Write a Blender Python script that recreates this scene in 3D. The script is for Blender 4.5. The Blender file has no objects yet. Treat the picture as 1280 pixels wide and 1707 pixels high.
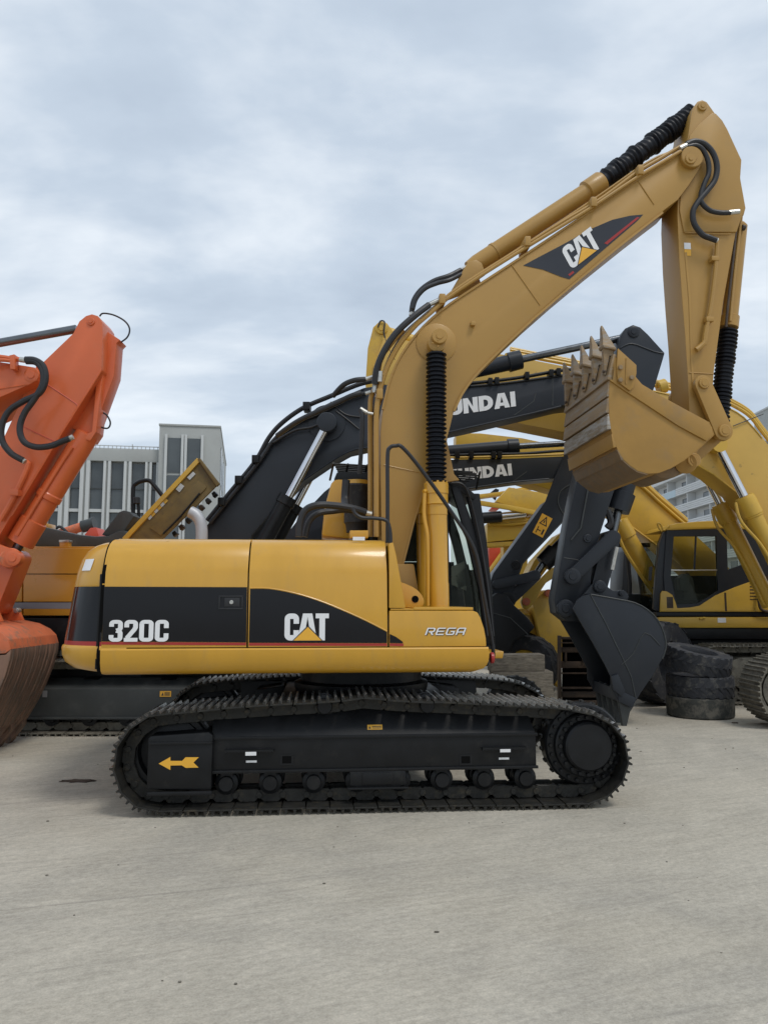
import bpy, bmesh, math, random
from mathutils import Vector, Matrix
random.seed(7)
R = math.radians
sc = bpy.context.scene
col = sc.collection

# ------------------------------------------------------------------ camera, sky, sun, exposure
FPX, CXP, CYP = 1300.0, 640.0, 853.5
CAM = Vector((0.0, 0.0, 1.65))
PITCH = math.atan(147.0 / FPX)
cd = bpy.data.cameras.new('camera')
cam = bpy.data.objects.new('camera', cd)
col.objects.link(cam)
cam.location = CAM
cam.rotation_euler = (math.pi / 2 + PITCH, 0, 0)
cd.sensor_fit = 'HORIZONTAL'
cd.sensor_width = 36.0
cd.lens = 36.0 * FPX / 1280.0
cd.clip_start = 0.05
cd.clip_end = 3000
sc.camera = cam

SUN_EL, SUN_AZ = R(60), R(140)      # azimuth from +Y clockwise: high, right, behind the camera
w = bpy.data.worlds.new('World')
sc.world = w
w.use_nodes = True
nt = w.node_tree
nt.nodes.clear()
def wn(t, **k):
    n = nt.nodes.new(t)
    for a, b in k.items():
        setattr(n, a, b)
    return n
def wl(a, b):
    nt.links.new(a, b)
def wmath(op, a, b=None):
    n = wn('ShaderNodeMath', operation=op)
    for i, v in enumerate((a, b)):
        if v is None:
            continue
        if isinstance(v, (int, float)):
            n.inputs[i].default_value = v
        else:
            wl(v, n.inputs[i])
    return n.outputs[0]
out = wn('ShaderNodeOutputWorld')
bg = wn('ShaderNodeBackground')
bg.inputs['Strength'].default_value = 0.1
sky = wn('ShaderNodeTexSky', sky_type='NISHITA')
sky.sun_disc = False
sky.sun_elevation = SUN_EL
sky.sun_rotation = SUN_AZ
tc = wn('ShaderNodeTexCoord')
sep = wn('ShaderNodeSeparateXYZ')
wl(tc.outputs['Generated'], sep.inputs[0])
zc = wmath('ADD', wmath('MAXIMUM', sep.outputs[2], 0.0), 0.22)
cmb = wn('ShaderNodeCombineXYZ')
wl(wmath('DIVIDE', sep.outputs[0], zc), cmb.inputs[0])
wl(wmath('DIVIDE', sep.outputs[1], zc), cmb.inputs[1])
def wnoise(scale, det, dist, off):
    m = wn('ShaderNodeMapping')
    m.inputs['Location'].default_value = off
    m.inputs['Scale'].default_value = (0.8, 1.25, 1)
    wl(cmb.outputs[0], m.inputs[0])
    n = wn('ShaderNodeTexNoise')
    n.inputs['Scale'].default_value = scale
    n.inputs['Detail'].default_value = det
    n.inputs['Roughness'].default_value = 0.55
    n.inputs['Distortion'].default_value = dist
    wl(m.outputs[0], n.inputs['Vector'])
    return n.outputs['Fac']
n1 = wnoise(0.85, 6, 0.3, (3.1, 7.7, 0))
n2 = wnoise(2.6, 8, 0.2, (1.0, 2.0, 4))
cl = wmath('ADD', wmath('MULTIPLY', n1, 0.66), wmath('MULTIPLY', n2, 0.34))
ramp = wn('ShaderNodeValToRGB')
e = ramp.color_ramp.elements
e[0].position = 0.37; e[0].color = (3.9, 4.7, 5.8, 1)
e[1].position = 0.63; e[1].color = (8.8, 9.3, 9.8, 1)
m_ = ramp.color_ramp.elements.new(0.50); m_.color = (5.4, 6.25, 7.3, 1)
wl(cl, ramp.inputs[0])
hz = wn('ShaderNodeMixRGB')       # overcast gets paler towards the horizon all the way round
hz.inputs[2].default_value = (7.1, 8.0, 8.8, 1)
wl(wmath('MULTIPLY', wmath('POWER', wmath('SUBTRACT', 1.0, wmath('MINIMUM', wmath('MAXIMUM', sep.outputs[2], 0.0), 1.0)), 5.0), 0.75), hz.inputs[0])
wl(ramp.outputs[0], hz.inputs[1])
mx = wn('ShaderNodeMixRGB')
mx.inputs[0].default_value = 0.93
wl(sky.outputs[0], mx.inputs[1])
wl(hz.outputs[0], mx.inputs[2])
wl(mx.outputs[0], bg.inputs[0])
wl(bg.outputs[0], out.inputs[0])

sd = bpy.data.lights.new('sun', 'SUN')
so = bpy.data.objects.new('sun', sd)
col.objects.link(so)
sd.energy = 1.2
sd.angle = R(16)
sd.color = (1.0, 0.96, 0.9)
sdir = Vector((math.sin(SUN_AZ) * math.cos(SUN_EL), math.cos(SUN_AZ) * math.cos(SUN_EL), math.sin(SUN_EL)))
so.rotation_euler = sdir.to_track_quat('Z', 'Y').to_euler()
so.location = sdir * 60

sc.render.engine = 'CYCLES'
vs = sc.view_settings
vs.view_transform = 'Standard'
vs.look = 'None'
vs.exposure = 0.16
vs.gamma = 1.0
vs.use_curve_mapping = False

# ------------------------------------------------------------------ materials
MATS = {}
def mat(name, color, rough=0.5, metal=0.0, var=0.12, vscale=3.0, dirt=None, dirt_amt=0.0, dirt_scale=4.0,
        coat=0.0, bump=0.0, bscale=60.0, spec=0.5, stretch=(1, 1, 1), rvar=0.12, dirt_sharp=0.12):
    m = bpy.data.materials.new(name)
    m.use_nodes = True
    t = m.node_tree
    b = t.nodes['Principled BSDF']
    L = t.links.new
    co = t.nodes.new('ShaderNodeTexCoord')
    mp = t.nodes.new('ShaderNodeMapping')
    mp.inputs['Scale'].default_value = stretch
    oi = t.nodes.new('ShaderNodeObjectInfo')
    va = t.nodes.new('ShaderNodeVectorMath'); va.operation = 'ADD'
    sv = t.nodes.new('ShaderNodeVectorMath'); sv.operation = 'SCALE'
    sv.inputs[0].default_value = (17.3, 9.1, 13.7)
    L(oi.outputs['Random'], sv.inputs[3])
    L(co.outputs['Object'], va.inputs[0])
    L(sv.outputs[0], va.inputs[1])
    L(va.outputs[0], mp.inputs[0])
    n = t.nodes.new('ShaderNodeTexNoise')
    n.inputs['Scale'].default_value = vscale
    n.inputs['Detail'].default_value = 8
    n.inputs['Roughness'].default_value = 0.6
    L(mp.outputs[0], n.inputs['Vector'])
    rp = t.nodes.new('ShaderNodeValToRGB')
    c = color
    rp.color_ramp.elements[0].position = 0.3
    rp.color_ramp.elements[0].color = (c[0] * (1 - var), c[1] * (1 - var), c[2] * (1 - var), 1)
    rp.color_ramp.elements[1].position = 0.7
    rp.color_ramp.elements[1].color = (min(1, c[0] * (1 + var)), min(1, c[1] * (1 + var)), min(1, c[2] * (1 + var)), 1)
    L(n.outputs['Fac'], rp.inputs[0])
    last = rp.outputs[0]
    if dirt:
        n2 = t.nodes.new('ShaderNodeTexNoise')
        n2.inputs['Scale'].default_value = dirt_scale
        n2.inputs['Detail'].default_value = 10
        n2.inputs['Roughness'].default_value = 0.7
        L(mp.outputs[0], n2.inputs['Vector'])
        r2 = t.nodes.new('ShaderNodeValToRGB')
        r2.color_ramp.elements[0].position = 0.62 - 0.3 * dirt_amt
        r2.color_ramp.elements[0].color = (0, 0, 0, 1)
        r2.color_ramp.elements[1].position = 0.62 - 0.3 * dirt_amt + dirt_sharp
        r2.color_ramp.elements[1].color = (1, 1, 1, 1)
        L(n2.outputs['Fac'], r2.inputs[0])
        mi = t.nodes.new('ShaderNodeMixRGB')
        mi.inputs[2].default_value = (*dirt, 1)
        mu = t.nodes.new('ShaderNodeMath'); mu.operation = 'MULTIPLY'
        mu.inputs[1].default_value = min(1, 0.35 + dirt_amt)
        L(r2.outputs[0], mu.inputs[0])
        L(mu.outputs[0], mi.inputs[0])
        L(last, mi.inputs[1])
        last = mi.outputs[0]
    L(last, b.inputs['Base Color'])
    rm = t.nodes.new('ShaderNodeMapRange')
    rm.inputs[3].default_value = max(0.03, rough - rvar)
    rm.inputs[4].default_value = min(1, rough + rvar)
    L(n.outputs['Fac'], rm.inputs[0])
    L(rm.outputs[0], b.inputs['Roughness'])
    b.inputs['Metallic'].default_value = metal
    b.inputs['Specular IOR Level'].default_value = spec
    b.inputs['Coat Weight'].default_value = coat
    b.inputs['Coat Roughness'].default_value = 0.12
    if bump:
        n3 = t.nodes.new('ShaderNodeTexNoise')
        n3.inputs['Scale'].default_value = bscale
        n3.inputs['Detail'].default_value = 6
        L(mp.outputs[0], n3.inputs['Vector'])
        bp = t.nodes.new('ShaderNodeBump')
        bp.inputs['Strength'].default_value = bump
        bp.inputs['Distance'].default_value = 0.01
        L(n3.outputs['Fac'], bp.inputs['Height'])
        L(bp.outputs[0], b.inputs['Normal'])
    MATS[name] = m
    return m

DUST = (0.30, 0.26, 0.20)
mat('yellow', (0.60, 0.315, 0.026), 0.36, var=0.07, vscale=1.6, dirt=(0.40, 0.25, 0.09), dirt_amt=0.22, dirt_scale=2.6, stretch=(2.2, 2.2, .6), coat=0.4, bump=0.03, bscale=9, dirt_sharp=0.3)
mat('yellow_boom', (0.41, 0.23, 0.05), 0.46, var=0.06, vscale=1.1, dirt=(0.30, 0.205, 0.095), dirt_amt=0.22, dirt_scale=1.6, coat=0.08, bump=0.05, bscale=7, dirt_sharp=0.35)  # same paint as the body, dulled: shade and sky wash put into the colour
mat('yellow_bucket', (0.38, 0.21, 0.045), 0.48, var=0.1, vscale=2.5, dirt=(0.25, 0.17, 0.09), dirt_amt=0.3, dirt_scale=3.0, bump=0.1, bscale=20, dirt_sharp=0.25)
mat('bucket_worn', (0.27, 0.18, 0.09), 0.5, var=0.2, vscale=6, dirt=(0.27, 0.25, 0.22), dirt_amt=0.42, dirt_scale=7, bump=0.3, bscale=40, stretch=(1, .35, 3))
mat('bucket_scraped', (0.26, 0.20, 0.13), 0.5, metal=0.2, var=0.25, vscale=7, dirt=(0.40, 0.38, 0.35), dirt_amt=0.55, dirt_scale=9, bump=0.3, bscale=40, stretch=(1, .5, 3))
mat('bucket_earth', (0.21, 0.135, 0.065), 0.6, var=0.2, vscale=8, dirt=(0.17, 0.13, 0.09), dirt_amt=0.4, dirt_scale=12, bump=0.4, bscale=60)
mat('yellow_far', (0.60, 0.37, 0.045), 0.45, var=0.1, vscale=1.2, dirt=(0.33, 0.22, 0.09), dirt_amt=0.35, dirt_scale=2.2, coat=0.1, dirt_sharp=0.25)
mat('yellow_chipped', (0.60, 0.37, 0.07), 0.42, var=0.1, vscale=0.9, dirt=(0.10, 0.07, 0.04), dirt_amt=-0.02, dirt_scale=5.5, coat=0.15, dirt_sharp=0.03)
mat('amber', (0.62, 0.29, 0.03), 0.3, var=0.05, dirt=(0.42, 0.25, 0.08), dirt_amt=0.2, coat=0.4, dirt_sharp=0.3)
mat('orange', (0.62, 0.125, 0.035), 0.42, var=0.08, vscale=1.5, dirt=(0.42, 0.16, 0.08), dirt_amt=0.25, dirt_scale=2, coat=0.2, dirt_sharp=0.3)
mat('orange_worn', (0.60, 0.15, 0.06), 0.55, var=0.15, vscale=4, dirt=(0.24, 0.15, 0.10), dirt_amt=0.35, dirt_scale=9, bump=0.3, bscale=30)
mat('rusty_earth', (0.21, 0.12, 0.08), 0.7, var=0.3, vscale=6, dirt=(0.10, 0.08, 0.06), dirt_amt=0.5, dirt_scale=10, bump=0.5, bscale=40, stretch=(1, 2.5, .35))
mat('red_far', (0.55, 0.07, 0.035), 0.45, dirt=(0.35, 0.1, 0.06), dirt_amt=0.2)
mat('black_gloss', (0.006, 0.006, 0.008), 0.13, var=0.1, coat=0.0, rvar=0.03, spec=0.3)
mat('black_paint', (0.009, 0.0095, 0.0105), 0.42, var=0.3, vscale=5, dirt=(0.03, 0.028, 0.025), dirt_amt=0.15, dirt_scale=4, spec=0.28, bump=0.05, bscale=30)
mat('slate_paint', (0.020, 0.024, 0.031), 0.40, spec=0.35, var=0.12, vscale=1.5, dirt=(0.05, 0.05, 0.05), dirt_amt=0.18, dirt_scale=2, coat=0.0, dirt_sharp=0.3)
mat('black_plastic', (0.018, 0.018, 0.02), 0.55, var=0.15)
mat('rubber', (0.022, 0.022, 0.024), 0.65, var=0.25, vscale=9, dirt=(0.08, 0.075, 0.065), dirt_amt=0.25, dirt_scale=14, bump=0.15, bscale=50)
mat('bellows', (0.005, 0.006, 0.010), 0.45, spec=0.3, var=0.2, vscale=20, bump=0.1)
mat('hose', (0.016, 0.016, 0.018), 0.45, var=0.2, vscale=30)
mat('tyre', (0.028, 0.030, 0.036), 0.75, var=0.3, vscale=6, dirt=(0.10, 0.095, 0.085), dirt_amt=0.35, dirt_scale=9, bump=0.3, bscale=40)
mat('tyre_old', (0.040, 0.042, 0.038), 0.85, var=0.3, vscale=6, dirt=(0.13, 0.12, 0.10), dirt_amt=0.5, dirt_scale=7, bump=0.3, bscale=40)
mat('track_steel', (0.028, 0.027, 0.024), 0.5, metal=0.3, spec=0.35, var=0.35, vscale=10, dirt=(0.075, 0.062, 0.04), dirt_amt=0.3, dirt_scale=12, bump=0.3, bscale=45)
mat('track_worn', (0.74, 0.73, 0.70), 0.30, metal=0.9, var=0.25, vscale=25, dirt=(0.12, 0.10, 0.07), dirt_amt=0.3, dirt_scale=20)
mat('track_dusty', (0.19, 0.175, 0.14), 0.7, metal=0.2, var=0.3, vscale=9, dirt=(0.08, 0.07, 0.055), dirt_amt=0.4, dirt_scale=10, bump=0.4, bscale=40)
mat('grey_panel', (0.045, 0.05, 0.05), 0.55, var=0.2, vscale=3, dirt=(0.10, 0.10, 0.09), dirt_amt=0.3, dirt_scale=3, dirt_sharp=0.3)
mat('chrome', (0.72, 0.72, 0.74), 0.12, metal=1.0, var=0.05, rvar=0.06)
mat('rod_dark', (0.16, 0.17, 0.18), 0.25, metal=0.9, var=0.2)
mat('fitting', (0.55, 0.54, 0.50), 0.35, metal=0.8, var=0.2, vscale=30)
mat('exhaust', (0.50, 0.51, 0.53), 0.5, metal=0.3, var=0.1)
mat('white_decal', (0.80, 0.80, 0.80), 0.4, var=0.03)
mat('yellow_decal', (0.80, 0.42, 0.04), 0.4, var=0.04)
mat('red_decal', (0.36, 0.025, 0.02), 0.35, var=0.05)
mat('black_decal', (0.015, 0.016, 0.022), 0.3, var=0.1, coat=0.3)
mat('grey_decal', (0.22, 0.22, 0.23), 0.4, var=0.05)
mat('wood', (0.19, 0.16, 0.12), 0.85, var=0.45, vscale=7, dirt=(0.09, 0.075, 0.055), dirt_amt=0.4, dirt_scale=9, bump=0.6, bscale=30, stretch=(1, 4, 5))
mat('brown_steel', (0.055, 0.035, 0.022), 0.6, var=0.35, vscale=6, dirt=(0.10, 0.065, 0.04), dirt_amt=0.35, dirt_scale=8, bump=0.2)
mat('khaki', (0.155, 0.105, 0.03), 0.55, var=0.25, vscale=4, dirt=(0.10, 0.07, 0.03), dirt_amt=0.4, dirt_scale=6)
mat('wall_grey', (0.36, 0.37, 0.355), 0.8, var=0.08, vscale=0.6, dirt=(0.29, 0.29, 0.275), dirt_amt=0.3, dirt_scale=0.5, dirt_sharp=0.4)
mat('wall_pale', (0.48, 0.49, 0.48), 0.8, var=0.05, vscale=0.5)
mat('wall_white', (0.62, 0.63, 0.63), 0.8, var=0.08, vscale=0.3, dirt=(0.45, 0.45, 0.44), dirt_amt=0.25, dirt_scale=0.3, dirt_sharp=0.4)
mat('blue_panel', (0.45, 0.56, 0.62), 0.6, var=0.05)
mat('window_glass', (0.075, 0.085, 0.088), 0.12, var=0.3, vscale=0.3, spec=0.6, rvar=0.04)
mat('seam_shade_black', (0.004, 0.004, 0.004), 0.9, spec=0.1)  # near-black for seams, and painted shade inside holes and gaps
mat('seat_grey', (0.06, 0.06, 0.065), 0.8)
mat('twig', (0.05, 0.045, 0.035), 0.9)

def glass_mat():
    m = bpy.data.materials.new('cab_glass')
    m.use_nodes = True
    t = m.node_tree
    b = t.nodes['Principled BSDF']
    o = t.nodes['Material Output']
    b.inputs['Base Color'].default_value = (0.02, 0.025, 0.022, 1)
    b.inputs['Roughness'].default_value = 0.04
    tr = t.nodes.new('ShaderNodeBsdfTransparent')
    tr.inputs[0].default_value = (0.86, 0.89, 0.82, 1)
    mixs = t.nodes.new('ShaderNodeMixShader')
    mixs.inputs[0].default_value = 0.14
    t.links.new(tr.outputs[0], mixs.inputs[1])
    t.links.new(b.outputs[0], mixs.inputs[2])
    t.links.new(mixs.outputs[0], o.inputs[0])
    MATS['cab_glass'] = m
glass_mat()

def concrete():
    m = bpy.data.materials.new('concrete_yard')
    m.use_nodes = True
    t = m.node_tree
    L = t.links.new
    b = t.nodes['Principled BSDF']
    co = t.nodes.new('ShaderNodeTexCoord')
    def mp(scale, rot=0.0, loc=(0, 0, 0)):
        n0 = t.nodes.new('ShaderNodeMapping')
        n0.inputs['Rotation'].default_value = (0, 0, rot)
        L(co.outputs['Object'], n0.inputs[0])
        n = t.nodes.new('ShaderNodeMapping')
        n.inputs['Scale'].default_value = scale
        n.inputs['Location'].default_value = loc
        L(n0.outputs[0], n.inputs[0])
        return n.outputs[0]
    def noise(v, s, d=8, r=0.6, dist=0.0):
        n = t.nodes.new('ShaderNodeTexNoise')
        n.inputs['Scale'].default_value = s
        n.inputs['Detail'].default_value = d
        n.inputs['Roughness'].default_value = r
        n.inputs['Distortion'].default_value = dist
        L(v, n.inputs['Vector'])
        return n.outputs['Fac']
    def ramp(f, a, b_, ca, cb):
        n = t.nodes.new('ShaderNodeValToRGB')
        n.color_ramp.elements[0].position = a
        n.color_ramp.elements[1].position = b_
        n.color_ramp.elements[0].color = (*ca, 1)
        n.color_ramp.elements[1].color = (*cb, 1)
        L(f, n.inputs[0])
        return n.outputs[0]
    def mix(f, a, bcol, mode='MIX', amt=None):
        n = t.nodes.new('ShaderNodeMixRGB')
        n.blend_type = mode
        if amt is not None:
            n.inputs[0].default_value = amt
        else:
            L(f, n.inputs[0])
        L(a, n.inputs[1])
        if isinstance(bcol, tuple):
            n.inputs[2].default_value = (*bcol, 1)
        else:
            L(bcol, n.inputs[2])
        return n.outputs[0]
    W = (1, 1, 1); K = (0, 0, 0)
    base = ramp(noise(mp((1, 1, 1)), 0.45, 9, 0.62), 0.3, 0.7, (0.44, 0.402, 0.330), (0.555, 0.51, 0.425))
    # fine broom / tyre drag texture running two ways
    s1 = ramp(noise(mp((0.7, 3.2, 1), R(-22)), 3.2, 10, 0.75, 0.5), 0.36, 0.66, (0.84,) * 3, (1.10,) * 3)
    s2 = ramp(noise(mp((0.5, 2.4, 1), R(-75), (3, 1, 0)), 1.4, 9, 0.7, 0.5), 0.36, 0.66, (0.90,) * 3, (1.06,) * 3)
    c = mix(None, base, s1, 'MULTIPLY', 0.85)
    c = mix(None, c, s2, 'MULTIPLY', 0.7)
    # dark rubber streaks
    st = ramp(noise(mp((0.16, 1.7, 1), R(-20), (0, 4, 0)), 1.3, 9, 0.7, 0.8), 0.57, 0.74, K, (0.5,) * 3)
    c = mix(st, c, (0.27, 0.25, 0.22))
    # broad damp-looking and dusty patches
    pt = ramp(noise(mp((1, 1, 1), 0, (9, 2, 0)), 0.35, 7, 0.65, 1.2), 0.50, 0.68, K, (0.6,) * 3)
    c = mix(pt, c, (0.33, 0.31, 0.27))
    # small oil and rust spots
    sp = ramp(noise(mp((1, 1, 1), 0, (2, 5, 0)), 2.3, 9, 0.75), 0.70, 0.76, K, (0.6,) * 3)
    c = mix(sp, c, (0.15, 0.12, 0.09))
    sl = ramp(noise(mp((0.10, 8, 1), R(-17), (1, 1, 0)), 2.0, 6, 0.65, 0.6), 0.60, 0.70, K, (0.4,) * 3)
    c = mix(sl, c, (0.22, 0.205, 0.18))
    sw = ramp(noise(mp((0.10, 7, 1), R(-30), (7, 3, 0)), 1.6, 6, 0.65, 0.8), 0.62, 0.72, K, (0.35,) * 3)
    c = mix(sw, c, (0.24, 0.22, 0.19))
    lt = ramp(noise(mp((0.25, 3.0, 1), R(-21), (4, 9, 0)), 3.4, 9, 0.75, 0.5), 0.60, 0.74, K, (0.5,) * 3)
    c = mix(lt, c, (0.58, 0.54, 0.46))
    tn = ramp(noise(mp((1, 1, 1), 0, (5, 8, 0)), 0.5, 5, 0.6, 0.8), 0.45, 0.7, K, (0.35,) * 3)
    c = mix(tn, c, (0.47, 0.42, 0.33))
    g2 = ramp(noise(mp((1, 1.5, 1), R(-22)), 22, 6, 0.75), 0.36, 0.66, (0.80,) * 3, (1.14,) * 3)
    c = mix(None, c, g2, 'MULTIPLY', 0.9)
    gr = ramp(noise(mp((1, 1, 1)), 90, 4, 0.8), 0.33, 0.7, (0.76,) * 3, (1.16,) * 3)
    c = mix(None, c, gr, 'MULTIPLY', 0.8)
    L(c, b.inputs['Base Color'])
    b.inputs['Roughness'].default_value = 0.82
    b.inputs['Specular IOR Level'].default_value = 0.3
    bp = t.nodes.new('ShaderNodeBump')
    bp.inputs['Strength'].default_value = 0.35
    bp.inputs['Distance'].default_value = 0.006
    mm = t.nodes.new('ShaderNodeMath'); mm.operation = 'ADD'
    L(noise(mp((0.7, 3, 1), R(-22)), 6.0, 8, 0.75, 0.5), mm.inputs[0])
    L(noise(mp((1, 1, 1)), 40, 6, 0.8), mm.inputs[1])
    L(mm.outputs[0], bp.inputs['Height'])
    L(bp.outputs[0], b.inputs['Normal'])
    MATS['concrete_yard'] = m
concrete()

# ------------------------------------------------------------------ helpers
class Frame:
    """local frame of a thing standing at (ox, oy), turned by ang; p() finds the local point seen at a photo position on the plane y = const"""
    def __init__(self, ox, oy, ang=0.0):
        self.o = Vector((ox, oy, 0)); self.a = ang
        self.ux = Vector((math.cos(ang), math.sin(ang), 0))
        self.uy = Vector((-math.sin(ang), math.cos(ang), 0))
    def p(self, px, py, y):
        d = Vector((px - CXP, FPX * math.cos(PITCH) - (CYP - py) * math.sin(PITCH), FPX * math.sin(PITCH) + (CYP - py) * math.cos(PITCH)))
        t = (y - (CAM - self.o).dot(self.uy)) / d.dot(self.uy)
        P = CAM + d * t - self.o
        return Vector((P.dot(self.ux), y, P.z))
    def poly(self, pts, y):
        r = []
        for a, b in pts:
            v = self.p(a, b, y)
            r.append((v.x, v.z))
        return r
    def line(self, pts, y):
        return [self.p(q[0], q[1], q[2] if len(q) > 2 else y) for q in pts]

def thing(name, label, cat, F=None, group=None, loc=None, rz=None):
    o = bpy.data.objects.new(name, None)
    col.objects.link(o)
    o.empty_display_size = 0.3
    if F:
        o.location = F.o; o.rotation_euler = (0, 0, F.a)
    if loc:
        o.location = loc
    if rz is not None:
        o.rotation_euler = (0, 0, rz)
    o['label'] = label; o['category'] = cat
    if group:
        o['group'] = group
    return o

def mk(name, bm, mats, parent=None, smooth=32, label=None, kind=None, recalc=True):
    if recalc:
        bmesh.ops.recalc_face_normals(bm, faces=bm.faces[:])
    me = bpy.data.meshes.new(name)
    bm.to_mesh(me)
    bm.free()
    if smooth:
        for p in me.polygons:
            p.use_smooth = True
        me.set_sharp_from_angle(angle=R(smooth))
    if isinstance(mats, str):
        mats = [mats]
    for m in mats:
        me.materials.append(MATS[m])
    o = bpy.data.objects.new(name, me)
    col.objects.link(o)
    if parent:
        o.parent = parent
    if label:
        o['label'] = label
    if kind:
        o['kind'] = kind
    return o

def inst(src, parent, loc=None, rot=None, name=None):
    o = src.copy()
    if name:
        o.name = name
    col.objects.link(o)
    o.parent = parent
    if loc is not None:
        o.location = loc
    if rot is not None:
        o.rotation_euler = rot
    return o

def B():
    return bmesh.new()

def merge(dst, src):
    me = bpy.data.meshes.new('tmp')
    src.to_mesh(me)
    src.free()
    dst.from_mesh(me)
    bpy.data.meshes.remove(me)

def bevel(bm, off, seg=2, ang=25):
    bmesh.ops.recalc_face_normals(bm, faces=bm.faces[:])
    ed = [e for e in bm.edges if len(e.link_faces) == 2 and e.calc_face_angle(0) > R(ang)]
    if ed:
        bmesh.ops.bevel(bm, geom=ed, offset=off, segments=seg, affect='EDGES', profile=0.6, clamp_overlap=True)

def prism(poly, y0, y1, bev=0.0, bm=None, mi=0, seg=2):
    b = B()
    a = [b.verts.new((x, y0, z)) for x, z in poly]
    c = [b.verts.new((x, y1, z)) for x, z in poly]
    b.faces.new(a); b.faces.new(c[::-1])
    n = len(poly)
    for i in range(n):
        b.faces.new((a[i], c[i], c[(i + 1) % n], a[(i + 1) % n]))
    if bev:
        bevel(b, bev, seg)
    for f in b.faces:
        f.material_index = mi
    if bm is None:
        return b
    merge(bm, b)
    return bm

def box(p0, p1, bev=0.0, bm=None, mi=0):
    (x0, y0, z0), (x1, y1, z1) = p0, p1
    return prism([(x0, z0), (x1, z0), (x1, z1), (x0, z1)], y0, y1, bev, bm, mi)

def basis(ax):
    ax = ax.normalized()
    h = Vector((0, 0, 1)) if abs(ax.z) < 0.9 else Vector((1, 0, 0))
    u = ax.cross(h).normalized()
    return u, ax.cross(u).normalized()

def lathe(p0, p1, prof, n=24, bm=None, mi=0):
    bm = bm or B()
    p0 = Vector(p0); p1 = Vector(p1)
    ax = (p1 - p0).normalized()
    u, v = basis(ax)
    rings = []
    for t, r in prof:
        c = p0 + ax * t
        if r < 1e-6:
            rings.append([bm.verts.new(c)])
        else:
            rings.append([bm.verts.new(c + (u * math.cos(2 * math.pi * k / n) + v * math.sin(2 * math.pi * k / n)) * r) for k in range(n)])
    fs = []
    for a, b in zip(rings, rings[1:]):
        for k in range(n):
            k2 = (k + 1) % n
            if len(a) == 1 and len(b) == 1:
                continue
            if len(a) == 1:
                fs.append(bm.faces.new((a[0], b[k], b[k2])))
            elif len(b) == 1:
                fs.append(bm.faces.new((a[k], b[0], a[k2])))
            else:
                fs.append(bm.faces.new((a[k], b[k], b[k2], a[k2])))
    if len(rings[0]) > 1:
        fs.append(bm.faces.new(rings[0]))
    if len(rings[-1]) > 1:
        fs.append(bm.faces.new(rings[-1][::-1]))
    for f in fs:
        f.material_index = mi
    return bm

def cyl(p0, p1, r, n=20, bm=None, ch=0.12, mi=0):
    p0 = Vector(p0); p1 = Vector(p1)
    l = (p1 - p0).length
    c = min(r * ch, l * 0.2)
    return lathe(p0, p1, [(0, r - c), (c, r), (l - c, r), (l, r - c)], n, bm, mi)

def crom(pts, sub=6, closed=False):
    pts = [Vector(p) for p in pts]
    n = len(pts)
    if n < 3 and not closed:
        return pts
    res = []
    rng = range(n) if closed else range(n - 1)
    for i in rng:
        if closed:
            p0, p1, p2, p3 = pts[i - 1], pts[i], pts[(i + 1) % n], pts[(i + 2) % n]
        else:
            p0 = pts[max(i - 1, 0)]; p1 = pts[i]; p2 = pts[i + 1]; p3 = pts[min(i + 2, n - 1)]
        for k in range(sub):
            t = k / sub
            res.append(0.5 * ((2 * p1) + (p2 - p0) * t + (2 * p0 - 5 * p1 + 4 * p2 - p3) * t * t + (3 * p1 - p0 - 3 * p2 + p3) * t ** 3))
    if not closed:
        res.append(pts[-1])
    return res

def tube(pts, r, n=8, sub=6, bm=None, mi=0, rfun=None):
    bm = bm or B()
    pts = crom(pts, sub) if sub > 1 else [Vector(p) for p in pts]
    tan = []
    for i in range(len(pts)):
        a = pts[max(i - 1, 0)]; b = pts[min(i + 1, len(pts) - 1)]
        tan.append((b - a).normalized())
    u, v = basis(tan[0])
    rings = []
    for i, p in enumerate(pts):
        if i:
            u = (u - tan[i] * u.dot(tan[i])).normalized()
            v = tan[i].cross(u)
        rr = rfun(i / (len(pts) - 1)) * r if rfun else r
        rings.append([bm.verts.new(p + (u * math.cos(2 * math.pi * k / n) + v * math.sin(2 * math.pi * k / n)) * rr) for k in range(n)])
    fs = []
    for a, b in zip(rings, rings[1:]):
        for k in range(n):
            k2 = (k + 1) % n
            fs.append(bm.faces.new((a[k], b[k], b[k2], a[k2])))
    fs.append(bm.faces.new(rings[0])); fs.append(bm.faces.new(rings[-1][::-1]))
    for f in fs:
        f.material_index = mi
    return bm

def dens(pts, sub=4, closed=True):
    return [(p.x, p.y) for p in crom([Vector((a, b, 0)) for a, b in pts], sub, closed)]

def strap_link(pa, pb, ra, rb, y0, y1, bev=0.008, bm=None):
    """flat link with round ends between two (x,z) pivots"""
    ax, az = pa; bx_, bz = pb
    an = math.atan2(bz - az, bx_ - ax)
    poly = []
    for k in range(13):
        t = an + math.pi / 2 + math.pi * k / 12
        poly.append((ax + ra * math.cos(t), az + ra * math.sin(t)))
    for k in range(13):
        t = an - math.pi / 2 + math.pi * k / 12
        poly.append((bx_ + rb * math.cos(t), bz + rb * math.sin(t)))
    return prism(poly, y0, y1, bev, bm)

def bellows(p0, p1, r, nf, n=20, amp=0.2, jit=0.0):
    p0 = Vector(p0); p1 = Vector(p1)
    l = (p1 - p0).length
    prof = [(0, r * 0.75)]
    for i in range(nf):
        a = l * i / nf; s = l / nf
        j = 1 + random.uniform(-jit, jit)
        prof += [(a + s * 0.12, r * (1 - amp)), (a + s * 0.42, r * j), (a + s * 0.6, r * j), (a + s * 0.9, r * (1 - amp))]
    prof.append((l, r * 0.75))
    return lathe(p0, p1, prof, n)

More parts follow.
